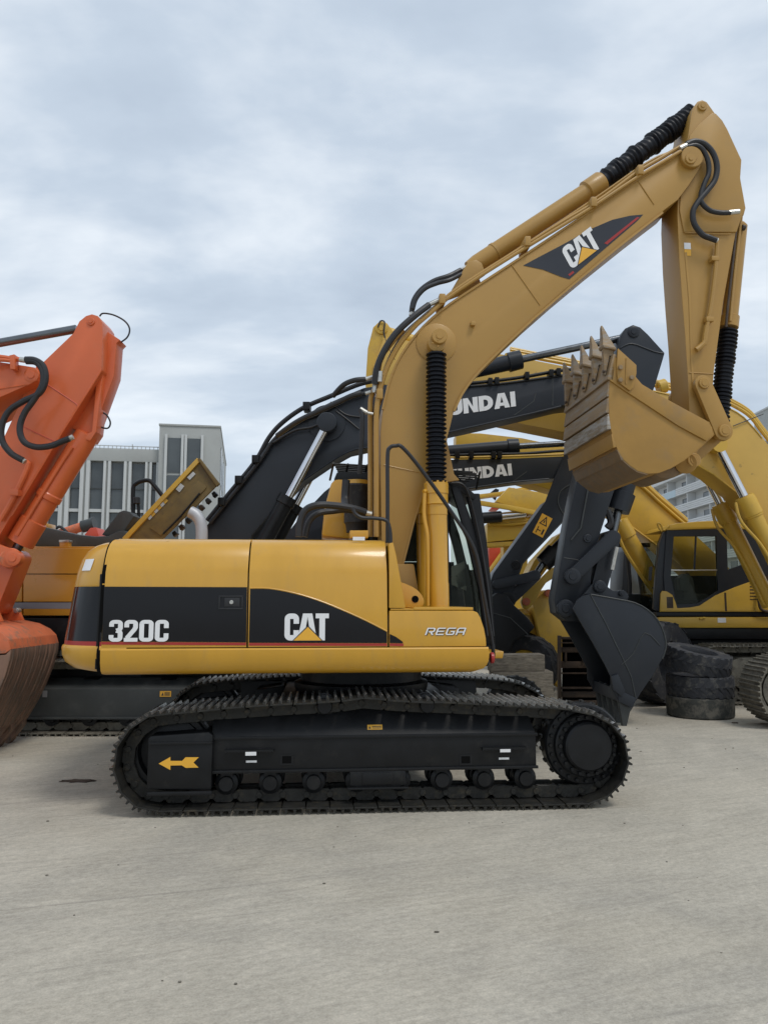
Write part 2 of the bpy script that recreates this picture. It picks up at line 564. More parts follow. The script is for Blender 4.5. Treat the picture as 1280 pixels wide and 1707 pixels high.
# ---- lettering -------------------------------------------------
def ribbon(path, s, closed=False):
    n = len(path)
    P = [Vector((a, b)) for a, b in path]
    L_, R_ = [], []
    for i in range(n):
        if closed:
            d0 = (P[i] - P[i - 1]).normalized(); d1 = (P[(i + 1) % n] - P[i]).normalized()
        else:
            d0 = (P[i] - P[i - 1]).normalized() if i else (P[1] - P[0]).normalized()
            d1 = (P[i + 1] - P[i]).normalized() if i < n - 1 else d0
        t = (d0 + d1)
        t = t.normalized() if t.length > 1e-6 else d0
        nn = Vector((-t.y, t.x))
        k = s / 2 / max(0.35, nn.dot(Vector((-d0.y, d0.x))))
        L_.append(P[i] + nn * k); R_.append(P[i] - nn * k)
    q = []
    for i in range(n if closed else n - 1):
        j = (i + 1) % n
        q.append([tuple(L_[i]), tuple(R_[i]), tuple(R_[j]), tuple(L_[j])])
    return q

def arc(cx, cy, rx, ry, a0, a1, n=6):
    return [(cx + rx * math.cos(R(a0 + (a1 - a0) * k / n)), cy + ry * math.sin(R(a0 + (a1 - a0) * k / n))) for k in range(n + 1)]

def glyph(ch, W, s, r):
    h = s / 2
    x0, x1, y0, y1 = h, W - h, h, 1 - h
    tl = arc(x0 + r, y1 - r, r, r, 180, 90); tr = arc(x1 - r, y1 - r, r, r, 90, 0)
    br = arc(x1 - r, y0 + r, r, r, 0, -90); bl = arc(x0 + r, y0 + r, r, r, -90, -180)
    if ch == 'C':
        return ribbon([(x1, 0.62)] + tr[::-1] + tl[::-1] + bl[::-1] + br[::-1] + [(x1, 0.38)], s)
    if ch == '0':
        return ribbon(tl + tr + br + bl, s, True)
    if ch == '3':
        return ribbon([(x0, .69)] + tl + tr + [(x1, .62), (x1 - .06 * W, .55), (x0 + .35 * W, .515)], s) + \
               ribbon([(x0 + .35 * W, .5), (x1 - .06 * W, .465), (x1, .40)] + br + bl + [(x0, .31)], s)
    if ch == '2':
        return ribbon([(x0, .66)] + tl + tr + [(x1, .66), (x1 - .04, .56), (x0 + .06, .22), (x0 + .02, s * .9)], s) + [[(0, 0), (W, 0), (W, s), (0, s)]]
    if ch == 'T':
        return [[(0, 1 - s * .85), (W, 1 - s * .85), (W, 1), (0, 1)], [(W / 2 - h, 0), (W / 2 + h, 0), (W / 2 + h, 1 - s * .85), (W / 2 - h, 1 - s * .85)]]
    if ch == 'I':
        return [[(0, 0), (s, 0), (s, 1), (0, 1)]]
    if ch == 'H':
        return [[(0, 0), (s, 0), (s, 1), (0, 1)], [(W - s, 0), (W, 0), (W, 1), (W - s, 1)], [(s, .5 - h), (W - s, .5 - h), (W - s, .5 + h), (s, .5 + h)]]
    if ch == 'U':
        return ribbon([(x0, 1)] + bl[::-1] + br[::-1] + [(x1, 1)], s)
    if ch == 'N':
        return [[(0, 0), (s, 0), (s, 1), (0, 1)], [(W - s, 0), (W, 0), (W, 1), (W - s, 1)], [(s, 1), (s, .62), (W - s, 0), (W - s, .38)]]
    if ch == 'D':
        R2 = min(W - s, .5 - h) * .9
        return [[(0, 0), (s, 0), (s, 1), (0, 1)]] + ribbon([(s, y1)] + arc(x1 - R2, y1 - R2, R2, R2, 90, 0, 8) + arc(x1 - R2, y0 + R2, R2, R2, 0, -90, 8) + [(s, y0)], s)
    if ch == 'A':
        return [[(0, 0), (s * 1.05, 0), (W * .5 + s * .15, 1), (W * .5 - s * .7, 1)], [(W, 0), (W - s * 1.05, 0), (W * .5 - s * .15, 1), (W * .5 + s * .7, 1)], [(W * .2, .16), (W * .8, .16), (W * .74, .37), (W * .26, .37)]]
    if ch == 'Y':
        return [[(W / 2 - h, 0), (W / 2 + h, 0), (W / 2 + h, .45), (W / 2 - h, .45)], [(W / 2 - h, .45), (W / 2 + h * .6, .45), (s * .95, 1), (0, 1)], [(W / 2 - h * .6, .45), (W / 2 + h, .45), (W, 1), (W - s * .95, 1)]]
    if ch == 'r':   # squared wide R
        return ribbon([(x0, 0), (x0, y1), (x1 - .1, y1), (x1, y1 - .1), (x1, .52), (x1 - .1, .44), (x0 + .22 * W, .44)], s) + ribbon([(x0 + .45 * W, .44), (x1, 0)], s)
    if ch == 'e':
        return ribbon([(W, y1), (x0 + .05, y1), (x0, y1 - .05), (x0, y0 + .05), (x0 + .05, y0), (W, y0)], s) + ribbon([(x0 + h, .5), (W * .92, .5)], s)
    if ch == 'g':
        return ribbon([(W, y1), (x0 + .1, y1), (x0, y1 - .1), (x0, y0 + .1), (x0 + .1, y0), (x1 - .05, y0), (x1, y0 + .05), (x1, .47), (W * .5, .47)], s)
    if ch == 'a':
        return ribbon([(x0, 0), (x0, y1 - .14), (x0 + .12, y1), (x1 - .04, y1), (x1, y1 - .04), (x1, 0)], s) + ribbon([(x0 + h, .40), (x1 - h, .40)], s)
    return []

def flat(polys, org, U, V, off=0.0, bm=None, step=0.0001, mi=0):
    """flat print: polygons (u,v) laid on the plane org + u*U + v*V, lifted by off towards U x V"""
    bm = bm or B()
    N = U.cross(V).normalized()
    for i, q in enumerate(polys):
        f = bm.faces.new([bm.verts.new(org + U * a + V * b + N * (off + i * step)) for a, b in q])
        f.material_index = mi
        f.normal_update()
        if f.normal.dot(N) < 0:
            f.normal_flip()
    return bm

def word(txt, widths, s, r, gap, shear=0.0):
    res = []; x = 0
    for c, W in zip(txt, widths):
        for q in glyph(c, W, s, r):
            res.append([(a + x + b * shear, b) for a, b in q])
        x += W + gap
    return res, x - gap

# ---- crawler track ------------------------------------------------
def make_shoe_mesh(wid, pitch, mats=('track_steel', 'track_worn')):
    bm = B()
    h = wid / 2; p = pitch / 2
    box((-p * .93, -h, -.014), (p * .97, h, 0), .003, bm)
    for k, gx in enumerate((-.78, -.08, .62)):
        x = gx * p; w = .012
        prism([(x - w, 0), (x + w, 0), (x + w * .55, .026), (x - w * .55, .026)], -h, h, 0, bm)
    bm.faces.ensure_lookup_table()
    for f in bm.faces:
        f.normal_update()
        if f.calc_center_median().z > .008 and abs(f.normal.y) < .5:
            f.material_index = 1
    for k in range(4):
        y = (-.1, -.04, .04, .1)[k]
        cyl((p * .3, y, -.02), (p * .3, y, -.03), .012, 6, bm)
    me = bpy.data.meshes.new('track_shoe')
    bmesh.ops.recalc_face_normals(bm, faces=bm.faces[:])
    bm.to_mesh(me); bm.free()
    for m in mats:
        me.materials.append(MATS[m])
    return me

def make_link_mesh(pitch, mname='track_steel'):
    bm = B()
    p = pitch / 2
    for s in (-1, 1):
        y = s * .085
        poly = [(-p * 1.05, -.10), (-p * .85, -.115), (p * .85, -.115), (p * 1.05, -.10), (p * 1.05, -.055), (p * .6, -.016), (-p * .6, -.016), (-p * 1.05, -.055)]
        prism(poly, y - .022, y + .022, .004, bm, seg=1)
    cyl((-p, -.12, -.07), (-p, .12, -.07), .026, 10, bm)
    me = bpy.data.meshes.new('chain_link')
    bmesh.ops.recalc_face_normals(bm, faces=bm.faces[:])
    bm.to_mesh(me); bm.free()
    me.materials.append(MATS[mname])
    return me

def resample(loop, n):
    P = loop + [loop[0]]
    cum = [0]
    for a, b in zip(P, P[1:]):
        cum.append(cum[-1] + math.hypot(b[0] - a[0], b[1] - a[1]))
    tot = cum[-1]
    res = []
    j = 0
    for i in range(n):
        d = tot * i / n
        while cum[j + 1] < d:
            j += 1
        t = (d - cum[j]) / (cum[j + 1] - cum[j])
        res.append((P[j][0] + (P[j + 1][0] - P[j][0]) * t, P[j][1] + (P[j + 1][1] - P[j][1]) * t))
    return res, tot

def crawler(parent, loop, n, wid, yc, mats=('track_steel', 'track_worn'), tip=.026, only=None, meshes=None):
    """loop: outer outline (x,z) of the grouser tips running top to the right, bottom to the left"""
    pts, tot = resample(loop, n)
    pitch = tot / n
    if meshes is None:
        meshes = (make_shoe_mesh(wid, pitch, mats), make_link_mesh(pitch, mats[0]))
    for i in range(n):
        a = pts[i]; b = pts[(i + 1) % n]
        mx_, mz = (a[0] + b[0]) / 2, (a[1] + b[1]) / 2
        if only and not only(mx_, mz):
            continue
        tx, tz = b[0] - a[0], b[1] - a[1]
        l = math.hypot(tx, tz); tx /= l; tz /= l
        nx, nz = -tz, tx
        for nm, me in (('track_shoe', meshes[0]), ('chain_link', meshes[1])):
            o = bpy.data.objects.new(nm, me)
            col.objects.link(o)
            o.parent = parent
            o.location = (mx_ - nx * tip, yc, mz - nz * tip)
            o.rotation_euler = (random.uniform(-.012, .012) if nm == 'track_shoe' else 0, -math.atan2(tz, tx) + (random.uniform(-.012, .012) if nm == 'track_shoe' else 0), 0)
    return meshes

def px_mid(F, a, b, y):
    return (F.p(*a, y) + F.p(*b, y)) / 2

def bolt_ring(c, ax, r, n, br, bl, bm, nn=6, a0=0.0):
    u, v = basis(Vector(ax)); ax = Vector(ax).normalized()
    for k in range(n):
        t = a0 + 2 * math.pi * k / n
        p = Vector(c) + (u * math.cos(t) + v * math.sin(t)) * r
        cyl(p, p + ax * bl, br, nn, bm)

# ------------------------------------------------------------------ setting: ground
bm = B()
for x0, x1, y0, y1 in ((-400, 400, -60, 700),):
    bm.faces.new([bm.verts.new(v) for v in ((x0, y0, 0), (x1, y0, 0), (x1, y1, 0), (x0, y1, 0))])
g = mk('ground', bm, 'concrete_yard', smooth=0)
g['kind'] = 'structure'

# ------------------------------------------------------------------ the yellow excavator in front
A = R(4.5)
M = Frame(-0.22, 7.67, A)
EX = thing('yellow_excavator', 'large yellow crawler excavator in front with black side panels and raised curled bucket', 'excavator', M)
NEAR = -1.40          # outer face of the near track

# --- near crawler
TP = [(245, 1189), (262, 1186), (300, 1183), (375, 1176), (460, 1170), (560, 1165), (612, 1157), (660, 1163), (760, 1167), (840, 1171), (900, 1174),
      (945, 1177), (990, 1186), (1020, 1201), (1037, 1214), (1047, 1230), (1053, 1250), (1055, 1272), (1051.6, 1294), (1044, 1308), (1036, 1321), (1023, 1333), (1009, 1341),
      (994, 1349.5), (620, 1355.5), (242, 1362), (224, 1355), (208, 1344), (198, 1333), (189, 1316), (184, 1305), (180.5, 1285), (180, 1270), (184, 1253), (189, 1240), (199, 1222), (217, 1206), (231, 1196)]
loop = M.poly(TP, NEAR)
zs = [q[1] for q in loop]
dz = min(zs) - 0.004
loop = [(x, max(0.0, z - dz) if z - dz < .05 else z - dz) for x, z in loop]
TRK = []
def idler(parent, c, yc):
    b = lathe((c[0], yc - .07, c[1]), (c[0], yc + .07, c[1]), [(0, .05), (0, .14), (.03, .15), (.045, .24), (.0, .26), (.0, .30), (.03, .31), (.03, .33), (.11, .33), (.11, .31), (.14, .30), (.14, .0)], 32)
    return mk('idler_wheel', b, 'black_paint', parent)
def sprocket(parent, c, yc, s):
    n = 21
    poly = []
    for k in range(n):
        a = 2 * math.pi * k / n
        for da, r in ((-.09, .29), (-.035, .345), (.035, .345), (.09, .29)):
            poly.append((c[0] + r * math.cos(a + da), c[1] + r * math.sin(a + da)))
    b = prism(poly, yc - .03, yc + .03, .004)
    o = mk('sprocket', b, 'track_steel', parent)
    return o
def final_drive(parent, c, y0, s):
    """s = -1: outward towards -y"""
    ax = (0, s, 0)
    p0 = Vector((c[0], y0, c[1]))
    b = lathe(p0, p0 + Vector(ax), [(-.15, .33), (-.02, .33), (0, .315), (.005, .262), (.05, .258), (.06, .245), (.06, .205), (.115, .196), (.13, .18), (.135, 0)], 40)
    bolt_ring(p0 + Vector(ax) * .055, ax, .226, 20, .017, .035, b)
    bolt_ring(p0 + Vector(ax) * .0, ax, .290, 24, .016, .03, b)
    return mk('final_drive', b, 'black_paint', parent)

def main_track(name, yc, s, label):
    t = bpy.data.objects.new(name, None); col.objects.link(t); t.parent = EX
    t['label'] = label
    return t
idc = M.p(285, 1268, -1.15); spc = M.p(966, 1259, -1.15)
idc = (idc.x, .455); spc = (spc.x + .02, .47)
mesh_pair = None
for yc, s in ((-1.10, -1), (1.10, 1)):
    t = main_track('crawler_track', yc, s, 'black crawler track with worn bright grousers, near side' if s < 0 else 'black crawler track on the far side')
    mesh_pair = crawler(t, loop, 49, 0.60, yc, meshes=mesh_pair)
    idler(t, idc, yc)
    sprocket(t, spc, yc, s)
    final_drive(t, spc, yc + s * .12, s)
    # track frame: sloped top, vertical face, bottom lip
    x0 = M.p(352, 1260, -1.27).x; x1 = M.p(893, 1260, -1.27).x
    z_t, z_e, z_b = .79, .575, .30
    y_o = yc + s * .19; y_i = yc - s * .17
    b = B()
    sec = [(y_o, z_b), (y_o, z_e), (yc + s * .05, z_t), (y_i, z_t), (y_i, z_b)]
    va = [b.verts.new((x0, y, z)) for y, z in sec]
    vb = [b.verts.new((x1 - (.0 if z < .6 else .06), y, z)) for y, z in sec]
    b.faces.new(va); b.faces.new(vb)
    for i in range(5):
        j = (i + 1) % 5
        b.faces.new((va[i], va[j], vb[j], vb[i]))
    bevel(b, .012)
    fr = mk('track_frame', b, 'black_paint', t)
    # welded lips
    for zz, nm in ((z_e - .006, 'edge_strip'), (z_b + .012, 'edge_strip')):
        b = box((x0 + .01, min(y_o, y_o + s * .016), zz - .012), (x1 + .01, max(y_o, y_o + s * .016), zz + .012), .004)
        mk(nm, b, 'black_paint', t)
    # idler yoke box
    xa = M.p(244, 1280, -1.36).x; xb = M.p(352, 1280, -1.36).x
    yo = yc + s * .235
    b = prism([(xa, .20), (xb, .185), (xb + .005, .60), (xb - .03, .625), (xa + .02, .60), (xa, .58)], min(yo, yc - s * .1), max(yo, yc - s * .1), .018)
    mk('idler_guard', b, 'black_paint', t)
    b = box((xa + .01, min(yo, yo + s * .03), .155), (xb + .01, max(yo, yo + s * .03), .185), .006)
    box((xa + .01, min(yo, yo + s * .018), .535), (xb, max(yo, yo + s * .018), .555), .004, b)
    mk('guard_lip', b, 'black_paint', t)
    # carrier rollers
    for px in (541, 711):
        c = M.p(px, 1202, -1.2)
        b = lathe((c.x, yc + s * .17, .80), (c.x, yc - s * .17, .80), [(0, .0), (0, .055), (.02, .062), (.08, .062), (.085, .085), (.12, .085), (.125, .066), (.22, .066), (.225, .085), (.26, .085), (.265, .06), (.34, .06), (.34, 0)], 20)
        mk('carrier_roller', b, 'black_paint', t)
        b = box((c.x - .05, yc - .06, .70), (c.x + .05, yc + .06, .80), .01)
        mk('roller_bracket', b, 'black_paint', t)
    # bottom rollers
    for k in range(8):
        xx = x0 + .12 + (x1 - x0 - .1) * k / 7.3
        b = lathe((xx, yc + s * .18, .215), (xx, yc - s * .18, .215), [(0, 0), (0, .055), (.03, .06), (.045, .09), (.07, .095), (.075, .082), (.15, .082), (.155, .07), (.205, .07), (.21, .082), (.295, .082), (.30, .105), (.325, .105), (.33, .06), (.36, .05), (.36, 0)], 18)
        mk('track_roller', b, 'black_paint', t)
        b = box((xx - .05, yc - .15, .22), (xx + .05, yc + .15, .31), .01)
        mk('roller_mount', b, 'black_paint', t)
    # chain guide in the middle
    xg0 = M.p(583, 1310, -1.3).x; xg1 = M.p(676, 1310, -1.3).x
    yg = yc + s * .185
    b = prism([(xg0, .30), (xg1, .30), (xg1, .19), ((xg0 + xg1) / 2, .155), (xg0, .19)], min(yg, yg + s * .02), max(yg, yg + s * .02), .006)
    prism([(xg0 + .1, .29), (xg1 - .1, .29), (xg1 - .1, .2), (xg0 + .1, .2)], min(yg + s * .02, yg + s * .03), max(yg + s * .02, yg + s * .03), .004, b)
    box((xg0 - .02, min(yg, yg + s * .05), .165), (xg1 + .02, max(yg, yg + s * .05), .182), .005, b)
    mk('chain_guide', b, 'black_paint', t)
    if s < 0:
        yf = y_o
        # square ports with their inner shade painted as black faces, serrated steps, paint marks, stickers
        for px in (478, 776):
            c = M.p(px, 1267, yf)
            b = B()
            for dx0, dx1, dz0, dz1 in ((-.05, -.036, -.04, .04), (.036, .05, -.04, .04), (-.036, .036, .028, .04), (-.036, .036, -.04, -.028)):
                box((c.x + dx0, yf - .004, c.z + dz0), (c.x + dx1, yf + .02, c.z + dz1), 0, b)
            mk('port_rim', b, 'black_paint', t)
            b = box((c.x - .036, yf - .0015, c.z - .028), (c.x + .036, yf + .01, c.z + .028))
            mk('port_shade', b, 'seam_shade_black', t)
        for (pa, pb) in ((376, 456), (803, 876)):
            a = M.p(pa, 1252 if pa < 600 else 1248, yf); e_ = M.p(pb, 1252 if pa < 600 else 1248, yf)
            n = 14
            poly = [(a.x, a.z + .012), (a.x, a.z - .012)]
            for k in range(n):
                xx = a.x + (e_.x - a.x) * (k + .5) / n
                poly += [(xx - .007, a.z - .012), (xx, a.z + .0)]
            poly += [(e_.x, a.z - .012), (e_.x, a.z + .012)]
            b = prism(poly, yf - .045, yf, 0)
            mk('step', b, 'black_paint', t)
        for (px, py, hh) in ((419, 1255, .014), (419, 1270, .008), (840, 1250, .012), (840, 1265, .008)):
            c = M.p(px, py, yf - .004)
            wv = .042
            b = flat([[(-wv, -hh), (wv, -hh), (wv, hh), (-wv, hh)]], Vector((c.x, yf - (.05 if py in (1255, 1250) else .002), c.z)), Vector((1, 0, 0)), Vector((0, 0, 1)))
            mk('paint_mark', b, 'white_decal', t)
        c = M.p(625, 1235, yf + .02)
        N = Vector((0, -(z_t - z_e), -.0)) 
        sl = Vector((0, .14, z_t - z_e)).normalized()
        base = Vector((c.x, y_o + .026, z_e + .04))
        b = flat([[(-.06, 0), (.06, 0), (.06, .042), (-.06, .042)]], base, Vector((1, 0, 0)), sl, .003)
        st = mk('warning_sticker', b, 'yellow_decal', t)
        b = flat([[(-.052, .008), (-.032, .008), (-.042, .030)], [(-.022, .010), (.052, .010), (.052, .016), (-.022, .016)], [(-.022, .024), (.052, .024), (.052, .030), (-.022, .030)]], base, Vector((1, 0, 0)), sl, .0045)
        mk('sticker_print', b, 'black_decal', st)
        # travel arrow
        AR = [(450, 765), (555, 705), (555, 740), (660, 740), (690, 708), (808, 708), (760, 755), (806, 800), (692, 803), (655, 780), (555, 782), (555, 822)]
        ya = yo - .004
        pts = M.poly([(180 + a / 5.333, 1130 + c_ / 5.333) for a, c_ in AR], ya)
        b = B()
        f = b.faces.new([b.verts.new((x, ya, z)) for x, z in pts])
        mk('travel_arrow', b, 'yellow_decal', t, smooth=0)
    TRK.append(t)

# --- car body between the tracks and slewing ring
b = box((-.75, -.95, .45), (.75, .95, .80), .04)
mk('car_body', b, 'black_paint', EX)
for sx in (-1, 1):
    for sy in (-1, 1):
        mk('car_body_leg', prism([(sx * .76, .42), (sx * 1.05, .42), (sx * 1.05, .74), (sx * .76, .78)], sy * .55, sy * .92, .02), 'black_paint', EX)
b = lathe((0, 0, .78), (0, 0, 1.1), [(0, .62), (.05, .64), (.1, .64), (.12, .58), (.3, .58)], 40)
mk('slewing_ring', b, 'black_paint', EX)

# --- upper structure
YS = -1.36
def X(px, py, y=YS):
    return M.p(px, py, y).x
def Z(py, px=420, y=YS):
    return M.p(px, py, y).z
zb, zs1, zcr, zt = Z(1126), Z(1079), Z(955), Z(897)
UP = bpy.data.objects.new('upper_body', None); col.objects.link(UP); UP.parent = EX
UP['label'] = 'yellow engine housing and counterweight with black band and red stripe'
# inner dark carcass
b = prism([(X(160, 1000), zb + .05), (X(640, 1000), zb + .05), (X(640, 1000), zcr - .01), (X(164, 960), zcr - .01)], YS + .035, 1.30, .01)
prism([(X(166, 950), zcr - .009), (X(640, 1000), zcr - .009), (X(640, 1000), zt - .05), (X(172, 900), zt - .05)], YS + .24, 1.25, .02, b)
prism([(X(640, 1000), zb + .05), (X(800, 1100), zb + .05), (X(800, 1100), Z(1026)), (X(640, 1000), Z(1026))], YS + .035, -.40, .01, b)
prism([(X(640, 1000), zb + .05), (X(800, 1100), zb + .05), (X(800, 1100), zb + .16), (X(640, 1000), zb + .16)], -.40, 1.30, .01, b)
mk('main_frame', b, 'black_paint', UP)

def skin(rows, name, matn, yfun, par=UP, thick=.02, bev=.004):
    """panel: rows = [(z, xl, xr)] from bottom to top, yfun(z) = outside y"""
    b = B()
    o = []; i_ = []
    for z, xl, xr in rows:
        y = yfun(z)
        o.append((b.verts.new((xl, y, z)), b.verts.new((xr, y, z))))
        i_.append((b.verts.new((xl, y + thick, z - (thick if z > zt - .02 else 0))), b.verts.new((xr, y + thick, z - (thick if z > zt - .02 else 0)))))
    for a, c in ((o, 0), (i_, 1)):
        for k in range(len(rows) - 1):
            b.faces.new((a[k][0], a[k][1], a[k + 1][1], a[k + 1][0]))
    for s in (0, 1):
        for k in range(len(rows) - 1):
            b.faces.new((o[k][s], o[k + 1][s], i_[k + 1][s], i_[k][s]))
    b.faces.new((o[0][0], o[0][1], i_[0][1], i_[0][0]))
    b.faces.new((o[-1][0], o[-1][1], i_[-1][1], i_[-1][0]))
    bevel(b, bev, 2, 50)
    return mk(name, b, matn, par, smooth=40)
HC = zt - zcr
def yside(z):
    if z <= zcr:
        return YS
    t = (z - zcr) / HC
    return YS + .10 * t + .07 * max(0, t - .45) ** 2 / .3 + (.05 * ((t - .88) / .12) ** 2 if t > .88 else 0)
def lin(pts, z):
    """pts = [(z, x)] piecewise"""
    pts = sorted(pts)
    if z <= pts[0][0]: return pts[0][1]
    for (a, xa), (c, xc) in zip(pts, pts[1:]):
        if z <= c:
            return xa + (xc - xa) * (z - a) / (c - a)
    return pts[-1][1]
def edge(pxs):
    return [(Z(py, px), X(px, py)) for px, py in pxs]
zlev = [zs1, (zs1 + zcr) / 2, zcr, zcr + HC * .2, zcr + HC * .45, zcr + HC * .6, zcr + HC * .75, zcr + HC * .88, zcr + HC * .96, zt]
eL1 = edge([(169, 1079), (173, 1000), (177, 940), (180, 905), (184, 897)]); eR1 = edge([(410.5, 1079), (412.5, 975), (414.5, 897)])
eL2 = edge([(413.5, 1079), (415, 975), (417, 897)]); eR2 = edge([(646, 1079), (645.2, 975), (644, 897)])
d1 = skin([(z, lin(eL1, z), lin(eR1, z)) for z in zlev], 'rear_side_door', 'yellow', yside)
d2 = skin([(z, lin(eL2, z), lin(eR2, z)) for z in zlev], 'side_door', 'yellow', yside)
# hood top and roof deck
b = prism([(X(185, 897), zt - .022), (X(640, 897), zt - .022), (X(640, 897), zt + .006), (X(185, 897), zt + .006)], yside(zt) + .015, -.42, .006)
prism([(X(185, 897), zt - .022), (X(590, 897), zt - .022), (X(590, 897), zt + .006), (X(185, 897), zt + .006)], -.415, 1.15, .006, b)
mk('hood', b, 'yellow', UP)
# sloping panel beside the boom and storage box
b = prism(M.poly([(648, 906), (655, 904), (660, 925), (676, 1014), (648, 1014)], YS + .02), YS + .004, -.55, .01)
mk('corner_panel', b, 'yellow', UP)
P4 = M.poly([(648.5, 1018), (788, 1018), (796, 1021), (801, 1030), (807, 1048), (810, 1064), (811, 1078), (648.5, 1079)], YS)
b = prism(P4, YS, -.5, .012)
b4 = mk('tool_box', b, 'yellow', UP)
b = prism(M.poly([(690, 1012.5), (789, 1012.5), (789, 1017), (690, 1017)], YS), YS + .01, -.48, .004)
mk('box_lid', b, 'yellow', UP)
b = prism(M.poly([(651, 1014.8), (690, 1014.8), (690, 1017), (651, 1017)], YS), YS + .01, -.48, .002)
mk('deck_plate', b, 'yellow', UP)
# lower skirt
sk = [(zb, .14), (zb + .012, .07), (zb + .04, .03), (zb + .10, .0), (zb + .17, -.012), (zs1 - .02, -.014), (zs1 - .008, -.004)]
def ysk(z):
    for (a, ya), (c, yc_) in zip(sk, sk[1:]):
        if z <= c:
            return YS + ya + (yc_ - ya) * (z - a) / (c - a)
    return YS + sk[-1][1]
eLs = edge([(165, 1127), (167, 1100), (168, 1081)])
eRs = edge([(790, 1121.5), (806, 1117), (814, 1106), (815.5, 1092), (814, 1081)])
skin([(z, lin(eLs, z), lin(eRs, z)) for z in (zb, zb + .012, zb + .04, zb + .07, zb + .10, zb + .17, zs1 - .02, zs1 - .008)], 'lower_skirt', 'yellow', ysk, thick=.03)
b = prism([(X(812, 1100), zb + .05), (X(817, 1100), zb + .06), (X(817, 1100), zs1 - .02), (X(812, 1100), zs1 - .02)], YS + .05, 1.25, .01)
mk('front_beam', b, 'black_paint', UP)
b = cyl(M.p(817, 1097, YS + .1), M.p(817, 1097, YS + .1) + Vector((.03, 0, 0)), .045, 16)
mk('marker_lamp', b, 'red_decal', UP)

# black band, arc and red stripe (printed on the doors)
def band(pts, y, name, matn, par):
    pl = M.poly(pts, y)
    b = B()
    b.faces.new([b.verts.new((x, y, z)) for x, z in pl])
    return mk(name, b, matn, par, smooth=0)
YB = YS - .003
band([(169.8, 1069.5), (410.4, 1071), (412, 979), (173.6, 978)], YB, 'black_band', 'black_gloss', d1)
band([(169.7, 1070.2), (410.3, 1071.6), (410.1, 1076), (169.6, 1074.8)], YB, 'red_stripe', 'red_decal', d1)
ARC = dens([(417, 982), (450, 982.5), (490, 990), (530, 1002), (570, 1018), (610, 1036), (645, 1054)], 3, False)
band([(415, 1071.6)] + ARC + [(645.2, 1072.2)], YB, 'black_band', 'black_gloss', d2)
band([(415, 1072), (645.3, 1072.8), (645.3, 1077), (414.8, 1076.5)], YB, 'red_stripe', 'red_decal', d2)
band([(649.5, 1057), (660, 1062), (670, 1069), (672, 1072.4), (649.5, 1072.2)], YB, 'black_band', 'black_gloss', b4)
band([(649.5, 1072.8), (672.3, 1073), (672.5, 1077.2), (649.5, 1077)], YB, 'red_stripe', 'red_decal', b4)
# thin raised bead along the arc
b = tube([M.p(a, c - 1.5, YS - .001) for a, c in ARC], .006, 6, 1)
mk('panel_bead', b, 'yellow', d2)
# latch
c = M.p(385, 1004, YB)
b = B()
for q in (((-.095, -.055), (.095, -.045)), ((-.095, .042), (.095, .052)), ((-.095, -.045), (-.085, .042)), ((.085, -.045), (.095, .042))):
    box((c.x + q[0][0], YB - .010, c.z + q[0][1]), (c.x + q[1][0], YB - .001, c.z + q[1][1]), .002, b)
box((c.x - .05, YB - .008, c.z - .035), (c.x + .07, YB - .001, c.z + .035), .003, b)
la = mk('door_latch', b, 'black_plastic', d1)
b = cyl((c.x + .005, YB - .016, c.z), (c.x + .005, YB - .008, c.z), .016, 14)
mk('lock', b, 'fitting', la)

# lettering
UX, UZ = Vector((1, 0, 0)), Vector((0, 0, 1))
YT = YB - .0025
def plate_text(polys, wid, px0, py0, px1, py1, y, name, matn, par, off=0.0):
    a = M.p(px0, py1, y); c = M.p(px1, py0, y)
    b = flat(polys, Vector((a.x, y, a.z)), UX * ((c.x - a.x) / wid), UZ * (c.z - a.z), off)
    return mk(name, b, matn, par, smooth=0)
pl, wd = word('320C', (.50, .50, .52, .50), .175, .10, .055)
plate_text(pl, wd, 181, 1033.5, 282, 1070, YT, 'model_number', 'white_decal', d1)
def cat_logo(par, org, U, V):
    """U, V = unit height vectors; word is 1.63 wide"""
    k = lambda q: [((a - 213) / 134.0, (607 - c_) / 134.0) for a, c_ in q]
    pl = glyph('C', .53, .20, .11)
    pl = [[(a, c_) for a, c_ in q] for q in pl]
    pl += [k([(303, 473), (349, 473), (361, 540), (374, 607), (345, 607), (326, 490), (308, 607), (276, 607), (290, 540)])]
    pl += [k([(308, 607), (326, 490), (345, 607)])] if False else []
    pl += [[(a + 1.14, c_) for a, c_ in q] for q in glyph('T', .49, .21, .1)]
    o = mk('logo_letters', flat(pl, org, U, V), 'white_decal', par, smooth=0)
    mk('logo_triangle_edge', flat([k([(328, 532), (250, 610), (404, 610)])], org, U, V, .0045), 'black_decal', par, smooth=0)
    mk('logo_triangle', flat([k([(328, 540), (258, 607), (396, 607)])], org, U, V, .0056), 'yellow_decal', par, smooth=0)
a = M.p(474, 1068, YT); c = M.p(548.5, 1022.8, YT)
cat_logo(d2, Vector((a.x, YT, a.z)), UX * ((c.x - a.x) / 1.635), UZ * (c.z - a.z))
pl, wd = word('rega', (.85, .82, .85, .85), .19, .1, .17, .28)
plate_text(pl, wd + .1, 709, 1047.5, 775, 1059.5, YS - .003, 'trader_name_outline', 'black_decal', b4)  # dark printed outline under the white letters
pl, wd = word('rega', (.85, .82, .85, .85), .15, .1, .17, .28)
plate_text(pl, wd + .1, 708, 1046.5, 774.5, 1058.8, YS - .005, 'trader_name', 'white_decal', b4)

